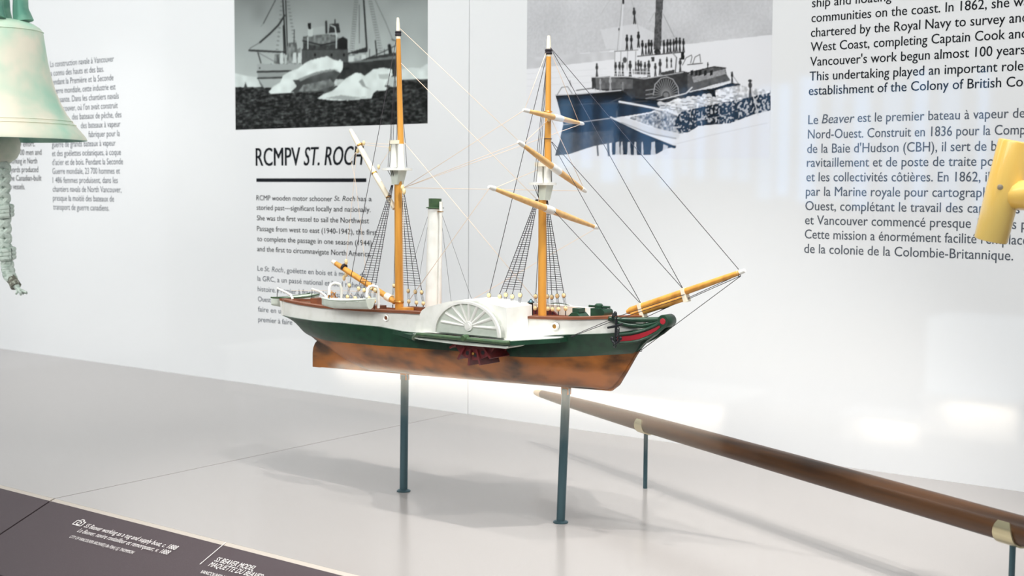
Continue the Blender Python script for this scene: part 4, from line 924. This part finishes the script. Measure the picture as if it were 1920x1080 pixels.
# ------------------------------------------------------------------ dark wooden pole on two cradles
ZS = .110
A = onZ(1003, 735, ZS); Bp = onZ(1897, 990, ZS); dS = (Bp-A).normalized()
pole = thing('wooden_pole', A, 'long dark brown tapered wooden pole lying across two brass cradles', 'wooden pole')
prof = [(0, .0040), (.006, .0056), (.03, .0075), (.10, .0100), (.20, .0122), (.35, .0145), (.55, .0158), (.8, .0168), (1.15, .0175), (1.6, .0178)]
rad = lerp_tab(prof)
L = [x for x in np.linspace(0, 1.6, 60)]
def frame_build(mb, name, m, parent, org, d):
    """mesh written along local z then laid along d, so its grain follows its length"""
    o = mb.build(name, m, parent); q = Vector((0, 0, 1)).rotation_difference(d); o.rotation_mode = 'QUATERNION'; o.rotation_quaternion = q; o.location = org; return o
frame_build(MB().path([(0, 0, .028)]+[(0, 0, x) for x in L if x > .03], [rad(.028)]+[rad(x) for x in L if x > .03], 32), 'shaft', mSparW, pole, Vector((0, 0, 0)), dS)
frame_build(MB().path([(0, 0, x) for x in (0, .001, .003, .008, .016, .028)], [.002, .004, .0051, .0060, .0068, rad(.028)+.0002], 24), 'worn_tip', mSparTip, pole, Vector((0, 0, 0)), dS)
def cradle(along, label, zoff=0, foot=None):
    c = A+dS*along; f = Vector((c.x, c.y, 0)); p = thing('cradle_stand', f, label, 'display stand', 'stands under the wooden pole')
    r = rad(along)+.0006; side = dS.cross(Vector((0, 0, 1))).normalized()
    MB().path([f, Vector((c.x, c.y, c.z-r-.001))], .0036, 16).build('rod', mSteel, p, f)
    mb = MB(); R = []; W = .0125 if along < .6 else .0150
    for k in range(17):
        a = math.radians(-122+244*k/16); n = side*math.sin(a)-Vector((0, 0, 1))*math.cos(a)
        for rr, e in ((r, -W), (r, W), (r+.0020, W), (r+.0020, -W)): R.append(c+n*rr+dS*(e*(1-.45*(abs(k-8)/8)**4)))
    mb.add(R, [(4*i+j, 4*i+(j+1) % 4, 4*i+4+(j+1) % 4, 4*i+4+j) for i in range(16) for j in range(4)], 0, True)
    mb.add(R[:4], [(0, 1, 2, 3)]); mb.add(R[-4:], [(3, 2, 1, 0)])
    mb.build('brass_cradle', mCradle, p, f); return p
al1 = (-1.1025-A.x)/dS.x; al2 = (onZ(1897, 993, ZS).x-A.x)/dS.x
cradle(al1, 'slim stand with brass cradle under the thin end of the wooden pole')
cradle(al2, 'slim stand with brass cradle under the thick end of the pole at right')
cradle(al2+.42, 'slim stand carrying the far thick end of the pole beyond the right edge')

# ------------------------------------------------------------------ yellow wooden mallet
YM = 1.55
ht, hb = onY(1904.5, 264, YM), onY(1857.5, 451, YM); dm = (hb-ht).normalized(); Lh = (hb-ht).length; rM = .0192
ml = thing('wooden_mallet', onY(1880, 355, YM), 'varnished yellow wooden mallet with a nail in its round head', 'mallet')
o_ = ml.location
qd = Vector((0, 0, 1)).rotation_difference(dm)
mb = MB().lathe([(0, 0), (rM-.0025, 0), (rM-.0007, .0007), (rM, .0028), (rM*1.02, Lh*.5), (rM, Lh-.0018), (rM-.0012, Lh)], (0, 0, 0), n=40)
hd = mb.build('mallet_head', mMallet, ml); hd.rotation_mode = 'QUATERNION'; hd.rotation_quaternion = qd; hd.location = ht-o_
eg = MB().lathe([(rM-.0012, Lh), (rM-.003, Lh+.0004), (0, Lh+.0004)], (0, 0, 0), n=40).build('end_grain_face', mEndG, ml); eg.rotation_mode = 'QUATERNION'; eg.rotation_quaternion = qd; eg.location = ht-o_
hc = onY(1903, 367, YM); hdir = Vector((.93, -.36, .06)).normalized()
nq = Vector((0, 0, 1)).rotation_difference(hdir)
mb = MB().path([(0, 0, z) for z in (.0, .02, .06, .12, .2, .27, .29)], [.0165, .0185, .0175, .0165, .0165, .0175, .013], 12)
hn = mb.build('handle', mMallet, ml); hn.rotation_mode = 'QUATERNION'; hn.rotation_quaternion = nq; hn.location = hc-o_
vd = (hc-EYE).normalized(); pg = onY(1876, 351, YM)-vd*rM*1.0
MB().lathe([(0, .0020), (.0030, .0017), (.0037, .0002), (.0039, -.004)], pg, -vd, 14).build('nail', mPeg, ml, o_)
tipH = hc+hdir*.22
ms = thing('mallet_stand', (tipH.x, tipH.y, 0), 'slim rod holding the mallet handle beyond the right edge', 'display stand')
MB().path([(tipH.x, tipH.y, 0), (tipH.x, tipH.y, tipH.z-.0165)], .0036, 14).build('rod', mSteel, ms, ms.location)
MB().lathe([(0, 0), (.012, 0), (.012, .002), (0, .003)], ms.location, n=20).build('foot_flange', mSteel, ms, ms.location)

# ------------------------------------------------------------------ verdigris bell hanging at the left
YB = 1.45
c0 = onY(4, 258, YB); kB = (c0-EYE).dot(_fwd)*.93/F
def bz(y): return onY(4, y, YB).z
def br(x): return (x-4)*kB
BL = Vector((c0.x, YB, bz(262)))
bell = thing('bell', BL, 'large green patinated bronze bell hanging at the left edge', 'bell')
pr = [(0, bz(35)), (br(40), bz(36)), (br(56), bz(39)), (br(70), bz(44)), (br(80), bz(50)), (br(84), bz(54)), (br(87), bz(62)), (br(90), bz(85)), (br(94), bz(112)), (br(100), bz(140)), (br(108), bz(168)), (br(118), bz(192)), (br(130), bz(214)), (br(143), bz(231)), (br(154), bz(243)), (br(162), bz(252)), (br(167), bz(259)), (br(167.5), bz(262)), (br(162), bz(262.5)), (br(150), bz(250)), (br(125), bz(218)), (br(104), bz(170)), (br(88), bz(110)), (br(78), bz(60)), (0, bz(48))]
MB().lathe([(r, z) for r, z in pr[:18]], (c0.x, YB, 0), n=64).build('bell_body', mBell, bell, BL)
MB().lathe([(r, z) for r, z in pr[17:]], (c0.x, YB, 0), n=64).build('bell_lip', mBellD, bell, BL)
for yy, rr in ((233, 146), (226, 139.5), (58, 86.5)): MB().lathe([(br(rr)-.001, bz(yy)-.002), (br(rr)+.0014, bz(yy)), (br(rr)-.001, bz(yy)+.002)], (c0.x, YB, 0), n=64).build('moulding', mBell, bell, BL)
for dx, dy in ((-.03, -.02), (.03, .02), (.03, -.025), (-.03, .025)):
    pts = [Vector((c0.x+dx*1.35, YB+dy*1.35, bz(40))), Vector((c0.x+dx*1.2, YB+dy*1.2, bz(15))), Vector((c0.x+dx*1.25, YB+dy*1.2, bz(-20))), Vector((c0.x+dx*.8, YB+dy*.6, bz(-60))), Vector((c0.x, YB, bz(-75)))]
    MB().path(pts, [.020, .015, .014, .014, .016], 12).build('crown_loop', mBellD, bell, BL)
MB().path([(c0.x, YB, bz(-70)), (c0.x, YB, 1.72)], .012, 14).build('hanging_rod', mSteel, bell, BL)
cl = [(0, bz(306)), (br(20), bz(304)), (br(32), bz(296)), (br(38), bz(284)), (br(39), bz(268)), (br(34), bz(252)), (br(22), bz(236)), (br(12), bz(220)), (br(9), bz(120)), (0, bz(60))]
MB().lathe(cl, (c0.x, YB, 0), n=28).build('clapper', mClap, bell, BL)
# braided rope hanging from the clapper
rp = [onY(x, y, YB) for x, y in ((8, 303), (8, 330), (7, 360), (8, 390), (9, 420), (10, 450), (12, 480), (14, 500), (17, 515), (21, 523))]
br_ = thing('bell_rope', rp[0], 'braided grey green bell rope with knots and frayed end under the bell', 'rope')
mb = MB(); O = rp[0]
pts = []; 
for i in range(len(rp)-1):
    for t in np.linspace(0, 1, 9)[:-1]: pts.append(rp[i]+(rp[i+1]-rp[i])*t)
pts.append(rp[-1])
for k in range(4):                      # four strands plaited round one another
    q = []
    for i, p in enumerate(pts):
        a = i*.62+k*math.pi/2; s_ = 1 if k % 2 else -1; q.append(p+Vector((math.cos(s_*a)*.0072, math.sin(s_*a)*.0072, 0)))
    mb.path(q, .0062, 8)
mb.build('braid', mRope, br_, O)
for x, y, r in ((9.5, 396, .0175), (12.5, 476, .0185)):
    c = onY(x, y, YB); mb = MB()
    for k in range(3): mb.path([c+Vector((r*.72*math.cos(t), r*.72*math.sin(t), (k-1)*.0075+.002*math.sin(t))) for t in np.linspace(0, 2*math.pi, 17)], .0056, 8, caps=False)
    mb.build('turk_knot', mRope, br_, O)
MB().path([onY(20, 521, YB), onY(25, 528, YB), onY(30, 537, YB)], [.011, .010, .011], 12).build('end_binding', mRopeD, br_, O)
mb = MB()
for k in range(9):
    a = k*2.4; e = onY(34+k*1.7, 553-abs(k-4)*1.1, YB)+Vector((0, .008*math.sin(a), 0)); mb.path([onY(28, 533, YB)+Vector((.005*math.cos(a), .005*math.sin(a), 0)), onY(32+k*.6, 543, YB), e], [.0034, .0032, .002], 6)
mb.build('frayed_tassel', mRope, br_, O)
